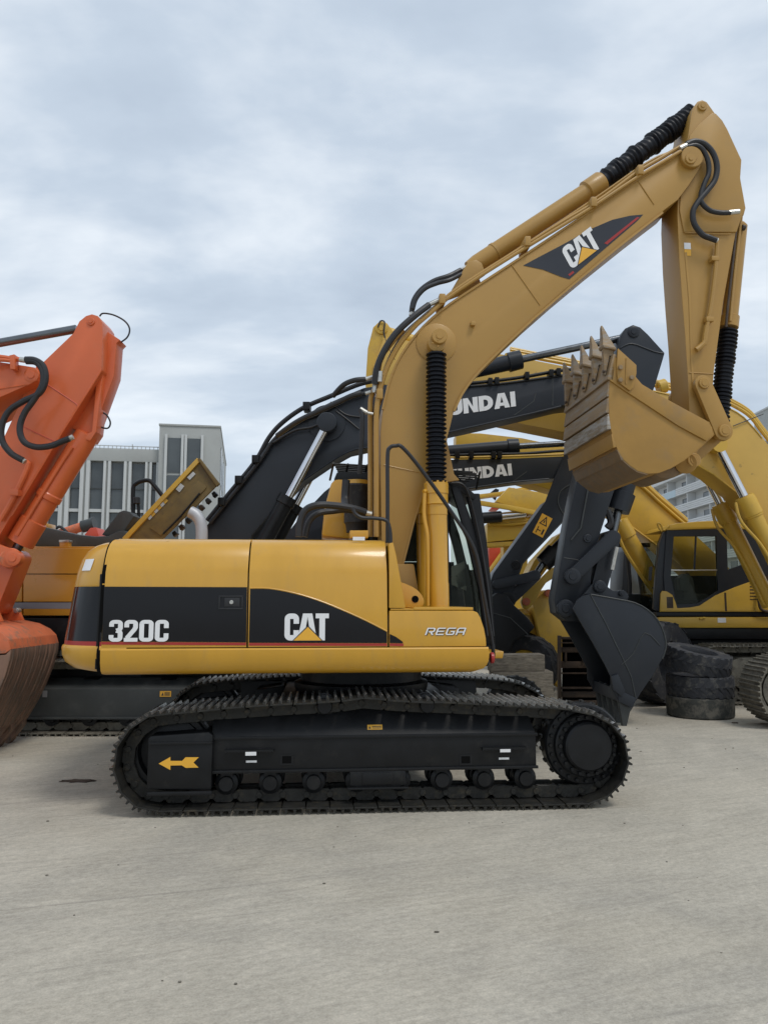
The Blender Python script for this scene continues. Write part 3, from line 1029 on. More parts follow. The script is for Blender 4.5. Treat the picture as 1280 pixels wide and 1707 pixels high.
# --- counterweight: lofted round the rear corners
def cw_outline(xf, xr, bulge, inset, n=9):
    """plan outline from the near front edge round the back to the far front edge"""
    yw = -(YS) - inset
    pts = [(xf, -yw)]
    rc = .62
    xc = xr + bulge + rc
    for k in range(n + 1):
        t = R(90 * k / n)
        pts.append((xc - rc * math.sin(t) ** .9, -yw + rc * .75 * (1 - math.cos(t)) ** 1.0))
    pts.append((xr + bulge * .35, -.35)); pts.append((xr, 0))
    return pts + [(x, -y) for x, y in pts[-2::-1]]
YC = -1.0
def cwx(px, py):
    return M.p(px, py, YC).x
LV = [(1127, 166, 158, .17), (1124.5, 166, 137, .09), (1119, 166.3, 117, .04), (1108, 166.6, 104, .012), (1095, 167, 99.5, .0), (1083, 167.5, 99, -.01), (1079.5, 167.6, 100.5, -.004),
      (1077.5, 167.8, 103, .006), (1070.2, 168.2, 104, .006), (977.5, 172, 120, .012), (974.5, 172.3, 121, .006), (950, 174, 125.5, .02), (930, 176, 131, .045), (915, 177.5, 139, .085), (905, 179, 149, .14), (899, 181, 161, .20), (896, 183, 175, .28)]
def cw_rows(lo, hi):
    r = []
    for py, pf, pr, ins in LV[lo:hi]:
        z = Z(py, 170)
        r.append((z, cw_outline(X(pf - 2.2, py), cwx(pr, py) - .10, .10, max(ins, yside(z) - YS) if z < zcr + .06 else yside(z) - YS)))
    return r
def loft(rows, cap_t=False, cap_b=False, bm=None):
    b = bm or B()
    vs_ = [[b.verts.new((x, y, z)) for x, y in o] for z, o in rows]
    for a, c in zip(vs_, vs_[1:]):
        for k in range(len(a) - 1):
            b.faces.new((a[k], a[k + 1], c[k + 1], c[k]))
    if cap_t: b.faces.new(vs_[-1])
    if cap_b: b.faces.new(vs_[0])
    return b
b = loft(cw_rows(0, 8), cap_b=True)
loft(cw_rows(9, len(LV)), cap_t=True, bm=b)
cw = mk('counterweight', b, 'yellow', EX, smooth=45)
mk('red_stripe', loft(cw_rows(7, 9)), 'red_decal', cw)
mk('black_band', loft(cw_rows(8, 10)), 'black_gloss', cw)
b = prism([(X(150, 1000), zb + .03), (X(170, 1000), zb + .03), (X(174, 940), zt - .2), (X(160, 940), zt - .2)], -1.1, 1.1, 0)
mk('rear_wall', b, 'black_paint', cw)
# black strip standing in for shade in the gap between counterweight and doors
b = B(); prev = None
zl_ = [zb + .012, zb + .04, zb + .10, zb + .17, zs1 - .01, zs1] + zlev[1:]
for z in zl_:
    xe_ = lin(eLs, z) if z < zs1 else lin(eL1, z)
    y_ = (ysk(z) if z < zs1 - .005 else yside(z)) + .007
    cur = (b.verts.new((xe_ - .03, y_, z)), b.verts.new((xe_ + .004, y_, z)), b.verts.new((xe_ + .004, y_ + .05, z)), b.verts.new((xe_ - .03, y_ + .05, z)))
    if prev:
        for k in range(4):
            b.faces.new((prev[k], prev[(k + 1) % 4], cur[(k + 1) % 4], cur[k]))
    prev = cur
mk('seam_shade_strip', b, 'seam_shade_black', cw)
# warning labels on the rear corner
def surf_patch(rows, k0, k1, n, name, matn):
    b = B(); g_ = []
    for z, o in rows:
        line_ = []
        for i in range(n + 1):
            t = k0 + (k1 - k0) * i / n; j = int(t); fr = t - j
            x = o[j][0] * (1 - fr) + o[j + 1][0] * fr; y = o[j][1] * (1 - fr) + o[j + 1][1] * fr
            dx_, dy_ = o[j + 1][0] - o[j][0], o[j + 1][1] - o[j][1]; l_ = math.hypot(dx_, dy_)
            sg = -1 if dx_ < 0 else 1
            line_.append(b.verts.new((x + sg * dy_ / l_ * .006, y - sg * dx_ / l_ * .006 if sg < 0 else y - dx_ / l_ * .006, z)))
        g_.append(line_)
    for a_, c_ in zip(g_, g_[1:]):
        for i in range(n):
            b.faces.new((a_[i], a_[i + 1], c_[i + 1], c_[i]))
    return mk(name, b, matn, cw)
surf_patch(cw_rows(11, 13), 5.2, 6.6, 3, 'warning_label', 'white_decal')

# hood latch stickers and rails
b = flat([[(-.05, 0), (.05, 0), (.05, .03), (-.05, .03)]], M.p(598, 901, yside(zt - .02)) + Vector((0, -.006, 0)), UX, UZ)
mk('hood_label', b, 'white_decal', d2)
b = tube(M.line([(651, 905, -1.2), (650, 885, -1.2), (644, 868, -1.2), (625, 864, -1.2), (604, 863, -1.2), (592, 856, -1.2), (588, 846, -1.2)], 0), .016, 8)
mk('grab_rail', b, 'hose', UP)
b = tube(M.line([(646, 905, -1.15), (646, 830, -1.15), (646, 760, -1.15), (650, 746, -1.15), (660, 743, -1.15), (671, 746, -1.15), (700, 780, -1.1), (750, 850, -1.02), (790, 915, -.95), (806, 990, -.9), (822, 1085, -.85), (818, 1100, -.85)], 0), .017, 8)
mk('hand_rail', b, 'hose', UP)

# --- boom
YBM0, YBM1 = -.27, .27
BO = [(640, 960), (636, 900), (634, 800), (634, 720), (638, 680), (647, 640), (660, 605), (680, 572), (705, 542), (735, 515), (770, 490), (850, 438), (960, 365), (1050, 304), (1090, 279), (1118, 263), (1134, 252),
      (1143, 246), (1152, 244), (1161, 247), (1168, 254), (1171, 264), (1168, 275), (1161, 288), (1148, 308), (1130, 332), (1105, 351), (1070, 378), (1000, 434), (940, 484), (890, 528), (850, 566), (815, 600), (790, 627), (770, 655), (757, 683), (748, 720), (738, 750), (713, 792), (690, 870), (668, 956), (655, 966)]
b = prism(M.poly(BO, YBM0), YBM0, YBM1, .010)
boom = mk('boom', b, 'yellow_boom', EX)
# lower and upper flange lips proud of the side plate
def lip(pts, y0, y1, r, name, par, m='yellow_boom'):
    q = [M.p(a, c_, y0) for a, c_ in pts]
    bb = B()
    for i in range(len(q) - 1):
        a, c_ = q[i], q[i + 1]
        d = (c_ - a).normalized(); n = Vector((-d.z, 0, d.x))
        prism([((a - n * r).x, (a - n * r).z), ((c_ - n * r).x, (c_ - n * r).z), ((c_ + n * r).x, (c_ + n * r).z), ((a + n * r).x, (a + n * r).z)], y0, y1, 0, bb)
    return mk(name, bb, m, par)
lip(dens([(1105, 353), (1070, 380), (1000, 436), (890, 530), (815, 602), (790, 629), (770, 657), (757, 685)], 2, False), YBM0 - .016, YBM0 + .01, .011, 'bottom_flange', boom)
lip([(713, 792), (690, 870), (668, 956)], YBM0 - .012, YBM0 + .01, .008, 'bottom_flange', boom)
lip(dens([(638, 682), (647, 642), (660, 607), (680, 574), (705, 544), (735, 517), (770, 492), (850, 440), (960, 367), (1050, 306), (1118, 265)], 2, False), YBM0 - .014, YBM0 + .01, .010, 'top_flange', boom)
for q in (((852, 440), (900, 508)), ((1063, 300), (1090, 340)), ((640, 775), (712, 790))):
    b = tube([M.p(*q[0], YBM0 - .002), M.p(*q[1], YBM0 - .002)], .006, 6, 1)
    mk('weld_seam', b, 'yellow_boom', boom)
def boss(px, py, y, r, dep, name, par, m='yellow_boom', ring=None, n=28):
    c = M.p(px, py, y)
    bb = lathe(c + Vector((0, .03, 0)), c + Vector((0, -1, 0)), [(0, r), (.03 + dep, r), (.03 + dep + .006, r * .93), (.036 + dep, r * .45), (.03 + dep + .014, r * .42), (.03 + dep + .014, 0)], n)
    return mk(name, bb, m, par)
boss(1150, 265, YBM0, .115, .05, 'stick_pivot_pin', boom)
bb = B(); c = M.p(727, 572, YBM0)
lathe(c + Vector((0, .02, 0)), c + Vector((0, -1, 0)), [(0, .20), (.028, .20), (.034, .19), (.034, .0)], 36, bb)
mk('pivot_plate', bb, 'yellow_boom', boom)
pv = boss(727, 572, YBM0 - .03, .075, .22, 'cylinder_pin', boom)
c = M.p(727, 572, YBM0 - .29)
bb = B(); bolt_ring(c + Vector((0, .01, 0)), (0, -1, 0), .035, 3, .008, .02, bb)
mk('pin_bolt', bb, 'yellow_boom', pv)
c = M.p(787, 541, YBM0)
mk('bracket', box((c.x - .022, c.y - .05, c.z - .022), (c.x + .022, c.y, c.z + .022), .006), 'yellow_boom', boom)
# boom decal
D_ = [(872, 442), (900, 427), (940, 406), (985, 381), (1020, 366), (1050, 359), (1072, 357), (1062, 368), (1000, 421), (949, 465), (935, 461), (905, 449)]
yd = YBM0 - .0035
b = B(); b.faces.new([b.verts.new((x, yd, z)) for x, z in M.poly(D_, yd)])
dec = mk('boom_decal', b, 'black_decal', boom, smooth=0)
o_ = M.p(953, 449, yd - .002); u_ = M.p(1001, 415, yd - .002) - o_; u_ = u_ / 1.63
v_ = M.p(934.5, 415, yd - .002) - o_
u_ = M.p(1002.5, 411, yd - .002) - o_; u_ = u_ / 1.63
cat_logo(dec, o_, u_, v_)
for q in (([(1007, 405), (1062, 361), (1066, 362), (1012, 407)]), ([(947, 457), (955, 451), (957, 454), (949, 460)])):
    b = B(); b.faces.new([b.verts.new((x, yd - .002, z)) for x, z in M.poly(q, yd - .002)])
    mk('red_stroke', b, 'red_decal', dec, smooth=0)

# --- boom cylinders (near and far)
for s in (-1, 1):
    yc = s * .42
    cy = bpy.data.objects.new('boom_cylinder', None); col.objects.link(cy); cy.parent = EX
    top = M.p(727, 574, -.42); mid = M.p(727, 806, -.42); bot = M.p(731, 1016, -.42)
    f = lambda v: Vector((v.x, yc, v.z))
    top, mid, bot = f(top), f(mid), f(bot)
    mk('rod_eye', lathe(top + Vector((0, -.06, 0)), top + Vector((0, .06, 0)), [(0, .05), (.01, .085), (.11, .085), (.12, .05)], 24), 'yellow_boom', cy)
    mk('rod', cyl(top, mid, .045, 16), 'chrome', cy)
    mk('bellows', bellows(f(M.p(727, 588, -.42)), mid, .098, 30, 22, .24, .03), 'bellows', cy)
    d = (bot - mid).normalized(); L_ = (bot - mid).length
    mk('barrel', lathe(mid, bot, [(0, .06), (.0, .115), (.1, .115), (.105, .108), (.18, .108), (.2, .112), (.21, .100), (.30, .100), (.305, .096), (L_ - .25, .096), (L_ - .24, .1), (L_, .1)], 28), 'yellow', cy)
    if s < 0:
        b = B()
        bolt_ring(mid + Vector((0, 0, -.004)), -d, .095, 10, .012, .02, b)
        mk('gland_bolt', b, 'yellow', cy)
        b = tube(M.line([(708, 822, -.48), (707, 860, -.48), (712, 890, -.5), (713, 930, -.5), (713, 1010, -.5)], 0), .018, 8)
        mk('oil_pipe', b, 'yellow', cy)
        b = tube(M.line([(716, 815, -.44), (706, 820, -.48)], 0), .02, 8, 1)
        mk('pipe_elbow', b, 'yellow', cy)
# foot bracket by the tool box
q = dens([(660, 972), (680, 975), (697, 985), (706, 998), (705, 1010), (690, 1014), (670, 1014)], 3)
b = prism(M.poly(q, -.62), -.62, -.56, .008)
fb = mk('foot_bracket', b, 'yellow', EX)
c = M.p(692, 999, -.625)
mk('bracket_hole_shade', lathe(c, c + Vector((0, 1, 0)), [(0, .032), (.004, .03), (.004, 0)], 18), 'seam_shade_black', fb)  # black disc painting the shade inside the hole
mk('boom_foot', prism(M.poly([(640, 940), (690, 940), (700, 1000), (640, 1010)], -.3), -.30, .30, .02), 'yellow_boom', EX)

# --- steel pipes along the boom back, hoses
PIPES = bpy.data.objects.new('boom_pipework', None); col.objects.link(PIPES); PIPES.parent = EX
def pipe(pts, r, name='pipe', m='yellow_boom', par=PIPES, sub=6, n=8, y=-.2):
    return mk(name, tube(M.line(pts, y), r, n, sub), m, par)
pipe([(627, 895), (627, 800), (627, 700), (631, 660), (641, 622), (655, 592), (672, 565), (700, 534)], .026, y=-.30)
pipe([(617, 895), (617, 800), (617, 680), (621, 655), (628, 640), (634, 600), (650, 575), (672, 550)], .024, y=-.22)
pipe([(622, 895), (622, 760), (622, 690), (630, 655), (645, 605), (670, 560), (705, 527), (740, 498)], .014, y=-.16, m='brown_steel')
pipe([(645, 610), (665, 575), (690, 545), (715, 522), (735, 503), (770, 476), (850, 425), (930, 374), (1000, 332), (1060, 288), (1100, 264), (1130, 246), (1143, 240)], .021, y=-.26)
pipe([(650, 600), (680, 556), (720, 520), (750, 494), (800, 460), (880, 410), (980, 349), (1060, 296), (1110, 266), (1135, 251)], .018, y=-.30)
pipe([(742, 496), (790, 463), (900, 392), (1000, 325), (1060, 283), (1095, 262), (1120, 252), (1141, 238)], .016, y=-.1)
for px, py in ((876, 408), (985, 343), (735, 503), (1062, 290), (632, 660)):
    c = M.p(px, py, -.24)
    mk('pipe_clamp', prism([(c.x - .03, c.z - .05), (c.x + .03, c.z - .05), (c.x + .03, c.z + .05), (c.x - .03, c.z + .05)], -.34, -.06, .01), 'yellow_boom', PIPES)
mk('pipe_block', box(M.p(617, 640, -.32), M.p(641, 628, -.2) + Vector((0, 0, 0)), .004) if False else cyl(M.p(623, 632, -.3), M.p(640, 625, -.3), .03, 8), 'yellow_boom', PIPES)
H = lambda pts, r, y=-.3, nm='hose': pipe(pts, r, nm, 'hose', PIPES, 8, 10, y)
H([(625, 640, -.3), (628, 615, -.33), (640, 585, -.36), (660, 555, -.36), (690, 527, -.34), (715, 508, -.3)], .033)
H([(686, 520, -.1), (690, 500, -.1), (703, 482, -.1), (724, 468, -.1), (748, 460, -.1), (768, 450, -.05)], .028)
H([(688, 515, -.2), (694, 497, -.2), (708, 481, -.2), (728, 472, -.2), (750, 466, -.2), (772, 455, -.1)], .022)
H([(609, 632, -.25), (590, 634, -.25), (572, 642, -.2), (555, 660, -.1)], .026)
H([(602, 655, -.25), (585, 660, -.25), (560, 672, -.2), (500, 700, -.1), (462, 726, .1)], .026)
H([(601, 682, -.3), (604, 700, -.3), (602, 750, -.25), (599, 790, -.2)], .022)
H([(609, 854, -.35), (590, 848, -.4), (560, 843, -.45), (530, 842, -.5), (510, 850, -.5), (500, 870, -.5), (498, 895, -.5)], .034)
H([(609, 856, -.3), (580, 850, -.3), (555, 852, -.3), (530, 856, -.35), (515, 870, -.35), (508, 895, -.35)], .03)
H([(577, 800, -.1), (575, 830, -.1), (576, 846, -.2)], .04)
F_ = lambda a, b_, r, y=-.3: mk('hose_fitting', cyl(M.p(*a, y), M.p(*b_, y), r, 10), 'fitting', PIPES)
F_((634, 619), (633, 637), .026, -.33); F_((625, 635), (624, 655), .024, -.27); F_((600, 681), (612, 688), .022); F_((612, 688), (622, 690), .016); F_((600, 853), (620, 857), .026, -.35)
F_((609, 656), (618, 653), .018, -.25); F_((609, 632), (622, 628), .02, -.25); F_((688, 514), (685, 526), .024, -.1); F_((716, 507), (738, 497), .024, -.28); F_((768, 450), (780, 443), .02, -.05)

# --- air cleaner and covers behind the boom, near the cab
b = lathe(M.p(594, 806, .15), M.p(594, 864, .15), [(0, .05), (0, .125), (.03, .135), (.06, .125), (.40, .125), (.42, .11), (.5, .10)], 28)
mk('filter_canister', b, 'rubber', EX)
b = lathe(M.p(594, 800, .15), M.p(594, 807, .15), [(0, .05), (.01, .125), (.05, .13), (.055, .1)], 24)
mk('filter_cap', b, 'yellow', EX)
b = prism(M.poly([(583, 884), (614, 884), (614, 897), (583, 897)], -.5), -.5, -.3, .01)
mk('filler_block', b, 'yellow', EX)

# --- stick
YK0, YK1 = -.20, .20
ST = [(1153, 186), (1157, 176), (1163, 168), (1170, 165.5), (1178, 169), (1186, 180), (1197, 196), (1208, 214), (1236, 266), (1234, 296), (1243, 346), (1240, 358), (1231, 362), (1206, 500), (1190, 620), (1186, 680), (1180, 705), (1168, 716), (1155, 708), (1149, 690), (1147, 640), (1142, 560), (1137, 500), (1132, 430), (1129, 360), (1130, 320), (1140, 280), (1146, 230)]
b = prism(M.poly(ST, YK0), YK0, YK1, .010)
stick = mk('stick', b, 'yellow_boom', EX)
# thicker side plate around the boom joint
SP = [(1150, 225), (1163, 208), (1186, 188), (1193, 188), (1204, 200), (1212, 214), (1236, 266), (1234, 296), (1242, 345), (1228, 386), (1140, 386), (1133, 350), (1136, 300)]
b = prism(M.poly(SP, YK0 - .018), YK0 - .018, YK0 + .005, .008)
mk('side_plate', b, 'yellow_boom', stick)
# boom fork cheek over the joint
boss(1150, 265, YBM0 - .055, .055, .015, 'pin_cap', boom)
boss(1170, 177, YK0, .05, .012, 'pin_cap', stick)
b = tube([M.p(1148, 621, YK0 - .002), M.p(1189, 623, YK0 - .002)], .006, 6, 1)
mk('weld_seam', b, 'yellow_boom', stick)
b = tube([M.p(1141, 387, YK0 - .02), M.p(1218, 390, YK0 - .02)], .006, 6, 1)
mk('weld_seam', b, 'yellow_boom', stick)
lip([(1143, 420), (1150, 500), (1153, 600), (1157, 660)], YK0 - .006, YK0 + .01, .012, 'edge_bar', stick)
pipe([(1195, 402), (1193, 440), (1186, 500), (1178, 545)], .022, 'auxiliary_pipe', par=stick, y=YK0 - .05, sub=4)
pipe([(1178, 543), (1175, 560), (1173, 572), (1160, 583)], .028, 'pipe_elbow', par=stick, y=YK0 - .05, sub=2)
for px, py in ((1190, 432), (1181, 533)):
    c = M.p(px, py, YK0 - .04)
    mk('pipe_clamp', box((c.x - .04, c.y - .035, c.z - .025), (c.x + .04, c.y + .04, c.z + .025), .008), 'yellow_boom', stick)
b = flat([[(-.035, -.07), (.035, -.07), (.035, .0), (-.035, .0)]], M.p(1146, 415, YK0 - .004), UX, UZ)
lb = mk('warning_label', b, 'yellow_decal', stick, smooth=0)
b = flat([[(-.035, .002), (.035, .002), (.035, .07), (-.035, .07)]], M.p(1146, 415, YK0 - .004), UX, UZ)
mk('label_top', b, 'white_decal', lb, smooth=0)
# hoses at the joint
Hs = lambda pts, r: mk('joint_hose', tube(M.line(pts, YK0 - .1), r, 10, 8), 'hose', stick)
Hs([(1144, 240), (1158, 235), (1175, 240), (1189, 256), (1195, 278), (1191, 300), (1178, 318), (1164, 335), (1155, 352), (1157, 372), (1170, 390), (1183, 396), (1194, 400)], .030)
Hs([(1146, 244), (1160, 242), (1172, 250), (1180, 268), (1181, 288), (1174, 305), (1168, 325), (1170, 338), (1183, 350), (1200, 354), (1217, 354)], .026)
for a, c_ in (((1177, 393), (1196, 401)), ((1214, 354), (1232, 352)), ((1133, 247), (1147, 240))):
    mk('hose_fitting', cyl(M.p(*a, YK0 - .1), M.p(*c_, YK0 - .1), .026, 10), 'fitting', stick)
# --- stick cylinder on top of the boom
SC = bpy.data.objects.new('stick_cylinder', None); col.objects.link(SC); SC.parent = EX
p0 = M.p(782, 448, 0); p1 = M.p(1003, 303, 0); p2 = M.p(1152, 190, 0)
L_ = (p1 - p0).length
mk('barrel', lathe(p0, p1, [(0, .05), (0, .08), (.1, .095), (L_ - .22, .095), (L_ - .21, .118), (L_ - .02, .122), (L_, .11), (L_, .05)], 26), 'yellow_boom', SC)
mk('rod', cyl(p1 - (p1 - p0).normalized() * .05, p2 + (p2 - p1).normalized() * .1, .05, 16), 'chrome', SC)
b = bellows(p1, p2 + (p2 - p1).normalized() * .02, .112, 26, 22, .13, .12)
for v in b.verts:
    n = math.sin(v.co.x * 37 + v.co.z * 23) * math.cos(v.co.y * 41 + v.co.x * 11)
    v.co += Vector((n * .008, 0, math.sin(v.co.x * 29) * .009))
mk('wrapped_cover', b, 'bellows', SC)
b = prism(M.poly([(752, 484), (780, 436), (793, 432), (803, 438), (810, 456), (790, 470)], -.14), -.14, -.10, .008)
prism(M.poly([(752, 484), (780, 436), (793, 432), (803, 438), (810, 456), (790, 470)], -.14), .10, .14, .008, b)
mk('cylinder_bracket', b, 'yellow_boom', SC)
c = M.p(819, 418, -.05)
mk('bleed_port', cyl(c, c + Vector((0, 0, .05)), .025, 8), 'brown_steel', SC)
mk('clamp_band', lathe(p0 + (p1 - p0) * .18, p1, [(0, .1), (0, .102), (.03, .102), (.03, .1)], 26), 'yellow_boom', SC)
# --- bucket cylinder on the stick front
BC = bpy.data.objects.new('bucket_cylinder', None); col.objects.link(BC); BC.parent = EX
p0 = M.p(1232, 372, -.02); p1 = M.p(1214, 546, -.02); p2 = M.p(1197, 716, -.02)
L_ = (p1 - p0).length
mk('barrel', lathe(p0, p1, [(0, .06), (.03, .085), (L_ - .13, .085), (L_ - .12, .1), (L_, .1), (L_, .05)], 24), 'yellow_boom', BC)
mk('rod', cyl(p1, p2, .042, 14), 'chrome', BC)
mk('bellows', bellows(p1 + (p2 - p1) * .02, p1 + (p2 - p1) * .93, .10, 24, 20, .18, .06), 'bellows', BC)
b = tube(M.line([(1236, 352, -.14), (1234, 375, -.14), (1226, 440, -.14), (1220, 500, -.14), (1217, 535, -.14)], 0), .016, 8)
mk('oil_pipe', b, 'yellow_boom', BC)
b = tube(M.line([(1228, 366, -.16), (1222, 430, -.16), (1212, 520, -.16), (1210, 545, -.16)], 0), .014, 8)
mk('oil_pipe', b, 'brown_steel', BC)
mk('pipe_joint', cyl(M.p(1236, 378, -.14), M.p(1242, 380, -.14), .03, 10), 'brown_steel', BC)
# --- bucket linkage
LK = bpy.data.objects.new('bucket_linkage', None); col.objects.link(LK); LK.parent = EX
def xz(px, py, y):
    v = M.p(px, py, y); return (v.x, v.z)
pa, pb_, pc = xz(1171, 640, -.29), xz(1205, 719, -.29), xz(1143, 772, -.2)
for y0, y1 in ((-.31, -.25), (.25, .31)):
    mk('idler_arm', strap_link(pa, pb_, .088, .095, y0, y1), 'yellow_boom', LK)
mk('power_link', strap_link(pb_, pc, .085, .085, -.17, .17, .01), 'yellow_boom', LK)
for c_, r, y in ((pa, .055, -.31), (pb_, .062, -.31), (pc, .07, -.36)):
    mk('pin', lathe((c_[0], y - .03, c_[1]), (c_[0], -y + .03, c_[1]), [(0, 0), (0, r * .55), (.006, r * .6), (.006, r * .9), (.012, r), (-2 * y + .05, r), (-2 * y + .06, 0)], 24), 'yellow_boom', LK)

# --- bucket
BK = bpy.data.objects.new('bucket', None); col.objects.link(BK); BK.parent = EX
BK['label'] = 'yellow digging bucket curled upwards with five worn teeth'
BW0, BW1 = -.62, .70
SIDE = [(1024, 592), (1060, 628), (1070, 640), (1110, 664), (1150, 686), (1178, 701), (1187, 712), (1188, 724), (1180, 735), (1160, 752), (1140, 768), (1118, 781), (1098, 788.5), (1080, 789.5), (1063, 785), (1050, 776), (1039, 766), (1029, 749), (1021, 725), (1017, 712), (1015, 690), (1014.5, 662), (1016, 635)]
sp = M.poly(SIDE, BW0)
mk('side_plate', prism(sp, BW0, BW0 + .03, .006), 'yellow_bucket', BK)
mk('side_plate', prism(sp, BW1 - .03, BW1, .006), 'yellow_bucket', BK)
# reinforced upper edge
RE = [(1024, 592), (1060, 628), (1070, 640), (1110, 664), (1150, 686), (1178, 701), (1187, 712), (1188, 724), (1178, 735), (1130, 709), (1080, 676), (1040, 650), (1017, 634), (1020, 610)]
mk('edge_plate', prism(M.poly(RE, BW0 - .02), BW0 - .02, BW0, .006), 'yellow_bucket', BK)
# wrapper shell
WR = [(1016, 633), (1014.5, 662), (1015, 690), (1017, 712), (1021, 725), (1029, 749), (1039, 766), (1050, 776), (1063, 785), (1080, 789.5), (1098, 788.5), (1118, 781), (1140, 768), (1160, 752)]
wp = M.poly(WR, BW0)
def shell(pts, th, y0, y1, name, m, par, k0=0, k1=None, inside=1):
    seg = pts[k0:k1]
    off = []
    for i in range(len(seg)):
        a = Vector(seg[max(i - 1, 0)]); c_ = Vector(seg[min(i + 1, len(seg) - 1)])
        d = (c_ - a).normalized(); n = Vector((-d.y, d.x)) * inside
        off.append((seg[i][0] + n.x * th, seg[i][1] + n.y * th))
    return mk(name, prism(seg + off[::-1], y0, y1, 0), m, par, smooth=40)
shell(wp, .03, BW0 + .03, BW1 - .03, 'shell', 'yellow_bucket', BK)
shell(wp, .012, BW0 + .004, BW1 - .004, 'wear_plate', 'bucket_earth', BK, 5, 10, -1)
# wear strips across the heel, each standing proud of the next
strips = [((1016, 634), (1014.4, 661), 'bucket_worn', .022), ((1014.4, 663), (1014.6, 688), 'bucket_worn', .032), ((1014.6, 690), (1018, 715), 'bucket_scraped', .040), ((1020.5, 723), (1027.5, 745), 'yellow_bucket', .034), ((1029.5, 750), (1039, 766), 'bucket_earth', .024)]
for a, c_, m, th in strips:
    va = Vector(xz(*a, BW0)); vc = Vector(xz(*c_, BW0))
    d = (vc - va).normalized(); n = Vector((d.y, -d.x))
    q = [tuple(va), tuple(vc), tuple(vc + n * th), tuple(va + n * th * .35)]
    mk('wear_strip', prism(q, BW0 - .005, BW1 + .005, .003), m, BK)
# cutting lip with tooth adapters
LP0, LP1 = Vector(xz(1016, 634, BW0)), Vector(xz(1023, 591, BW0))
ld = (LP1 - LP0).normalized(); ln = Vector((-ld.y, ld.x))
if ln.x > 0: ln = -ln
q = [tuple(LP0 + ln * .03), tuple(LP1 + ln * .012), tuple(LP1 - ln * .022), tuple(LP0 - ln * .03)]
mk('cutting_lip', prism(q, BW0 - .02, BW1 + .02, .006), 'bucket_worn', BK)
def tooth(yc):
    bb = B()
    w_ = .055
    def at(s, o):
        v = LP1 + ld * s + ln * (o + (max(s, 0) * .42 + .012 if s > -.1 else 0))
        return (v.x, v.y)
    # adapter straddling the lip
    prism([at(-.20, .03), at(-.19, .05), at(-.02, .07), at(.09, .055), at(.10, .0), at(.08, -.045), at(-.06, -.05), at(-.06, -.022), at(0, -.022), at(0, .014)], yc - w_ * .55, yc + w_ * .55, .008, bb)
    ad = mk('tooth_adapter', bb, 'bucket_worn', BK)
    mk('pin_head', cyl((at(-.165, .04)[0], yc - .02, at(-.165, .04)[1]), (at(-.165, .065)[0], yc - .02, at(-.165, .065)[1]), .018, 8), 'brown_steel', ad)
    # tooth point: tapered wedge
    sec = [(.055, .070, -.055, 1.12), (.075, .074, -.058, 1.15), (.10, .064, -.05, .95), (.19, .04, -.02, .66), (.26, .028, .0, .40), (.285, .018, .006, .25)]
    bb = B(); rings = []
    for s, o1, o2, wk in sec:
        a = at(s, o1); c_ = at(s, o2)
        rings.append([bb.verts.new((a[0], yc - w_ * wk, a[1])), bb.verts.new((a[0], yc + w_ * wk, a[1])), bb.verts.new((c_[0], yc + w_ * wk, c_[1])), bb.verts.new((c_[0], yc - w_ * wk, c_[1]))])
    bb.faces.new(rings[0]); bb.faces.new(rings[-1])
    for r0, r1 in zip(rings, rings[1:]):
        for k in range(4):
            bb.faces.new((r0[k], r0[(k + 1) % 4], r1[(k + 1) % 4], r1[k]))
    bevel(bb, .006)
    mk('tooth', bb, 'bucket_worn', BK)
for k in range(5):
    tooth(BW0 + .07 + (BW1 - BW0 - .14) * k / 4)
# side cutter
SCU = [(1030, 580), (1061, 608), (1061, 622), (1056, 645), (1050, 651), (1030, 636), (1028, 610)]
sct = mk('side_cutter', prism(M.poly(SCU, BW0 - .045), BW0 - .045, BW0 - .02, .005), 'yellow_bucket', BK)
mk('cutter_rib', tube([M.p(1044, 597, BW0 - .047), M.p(1043, 640, BW0 - .047)], .008, 6, 1), 'yellow_bucket', sct)
bb = B()
for px, py in ((1033, 613), (1033, 634), (1052, 630)):
    c = M.p(px, py, BW0 - .045); cyl(c, c + Vector((0, -.03, 0)), .022, 8, bb)
mk('cutter_bolt', bb, 'bucket_worn', sct)
mk('side_cutter', prism(M.poly(SCU, BW0 - .045), BW1 + .02, BW1 + .045, .005), 'yellow_bucket', BK)
# hinge ears inside
for y0, y1 in ((-.30, -.23), (.23, .30)):
    mk('hinge_ear', prism(M.poly([(1186, 705), (1188, 726), (1160, 752), (1150, 786), (1132, 786), (1120, 779), (1150, 700)], -.26), y0, y1, .006), 'yellow_bucket', BK)
mk('crescent_guard', lathe(M.p(1143, 772, -.36), M.p(1143, 772, -.30), [(0, .06), (0, .1), (.05, .105), (.05, .06)], 24), 'yellow_bucket', BK)
mk('back_rib', prism(dens(M.poly([(1140, 768), (1132, 790), (1118, 797), (1102, 796), (1092, 789), (1118, 781)], -.3), 3), -.3, .3, .01), 'bucket_earth', BK)
HK = [(1060, 796), (1062, 805), (1070, 810), (1082, 807), (1088, 800), (1086, 793), (1081, 798), (1072, 801), (1068, 795), (1075, 788), (1092, 786), (1105, 792), (1122, 796), (1136, 790), (1142, 775), (1100, 780), (1065, 784)]
mk('lifting_hook', prism(M.poly(HK, .2), .17, .21, .004), 'bucket_earth', BK)

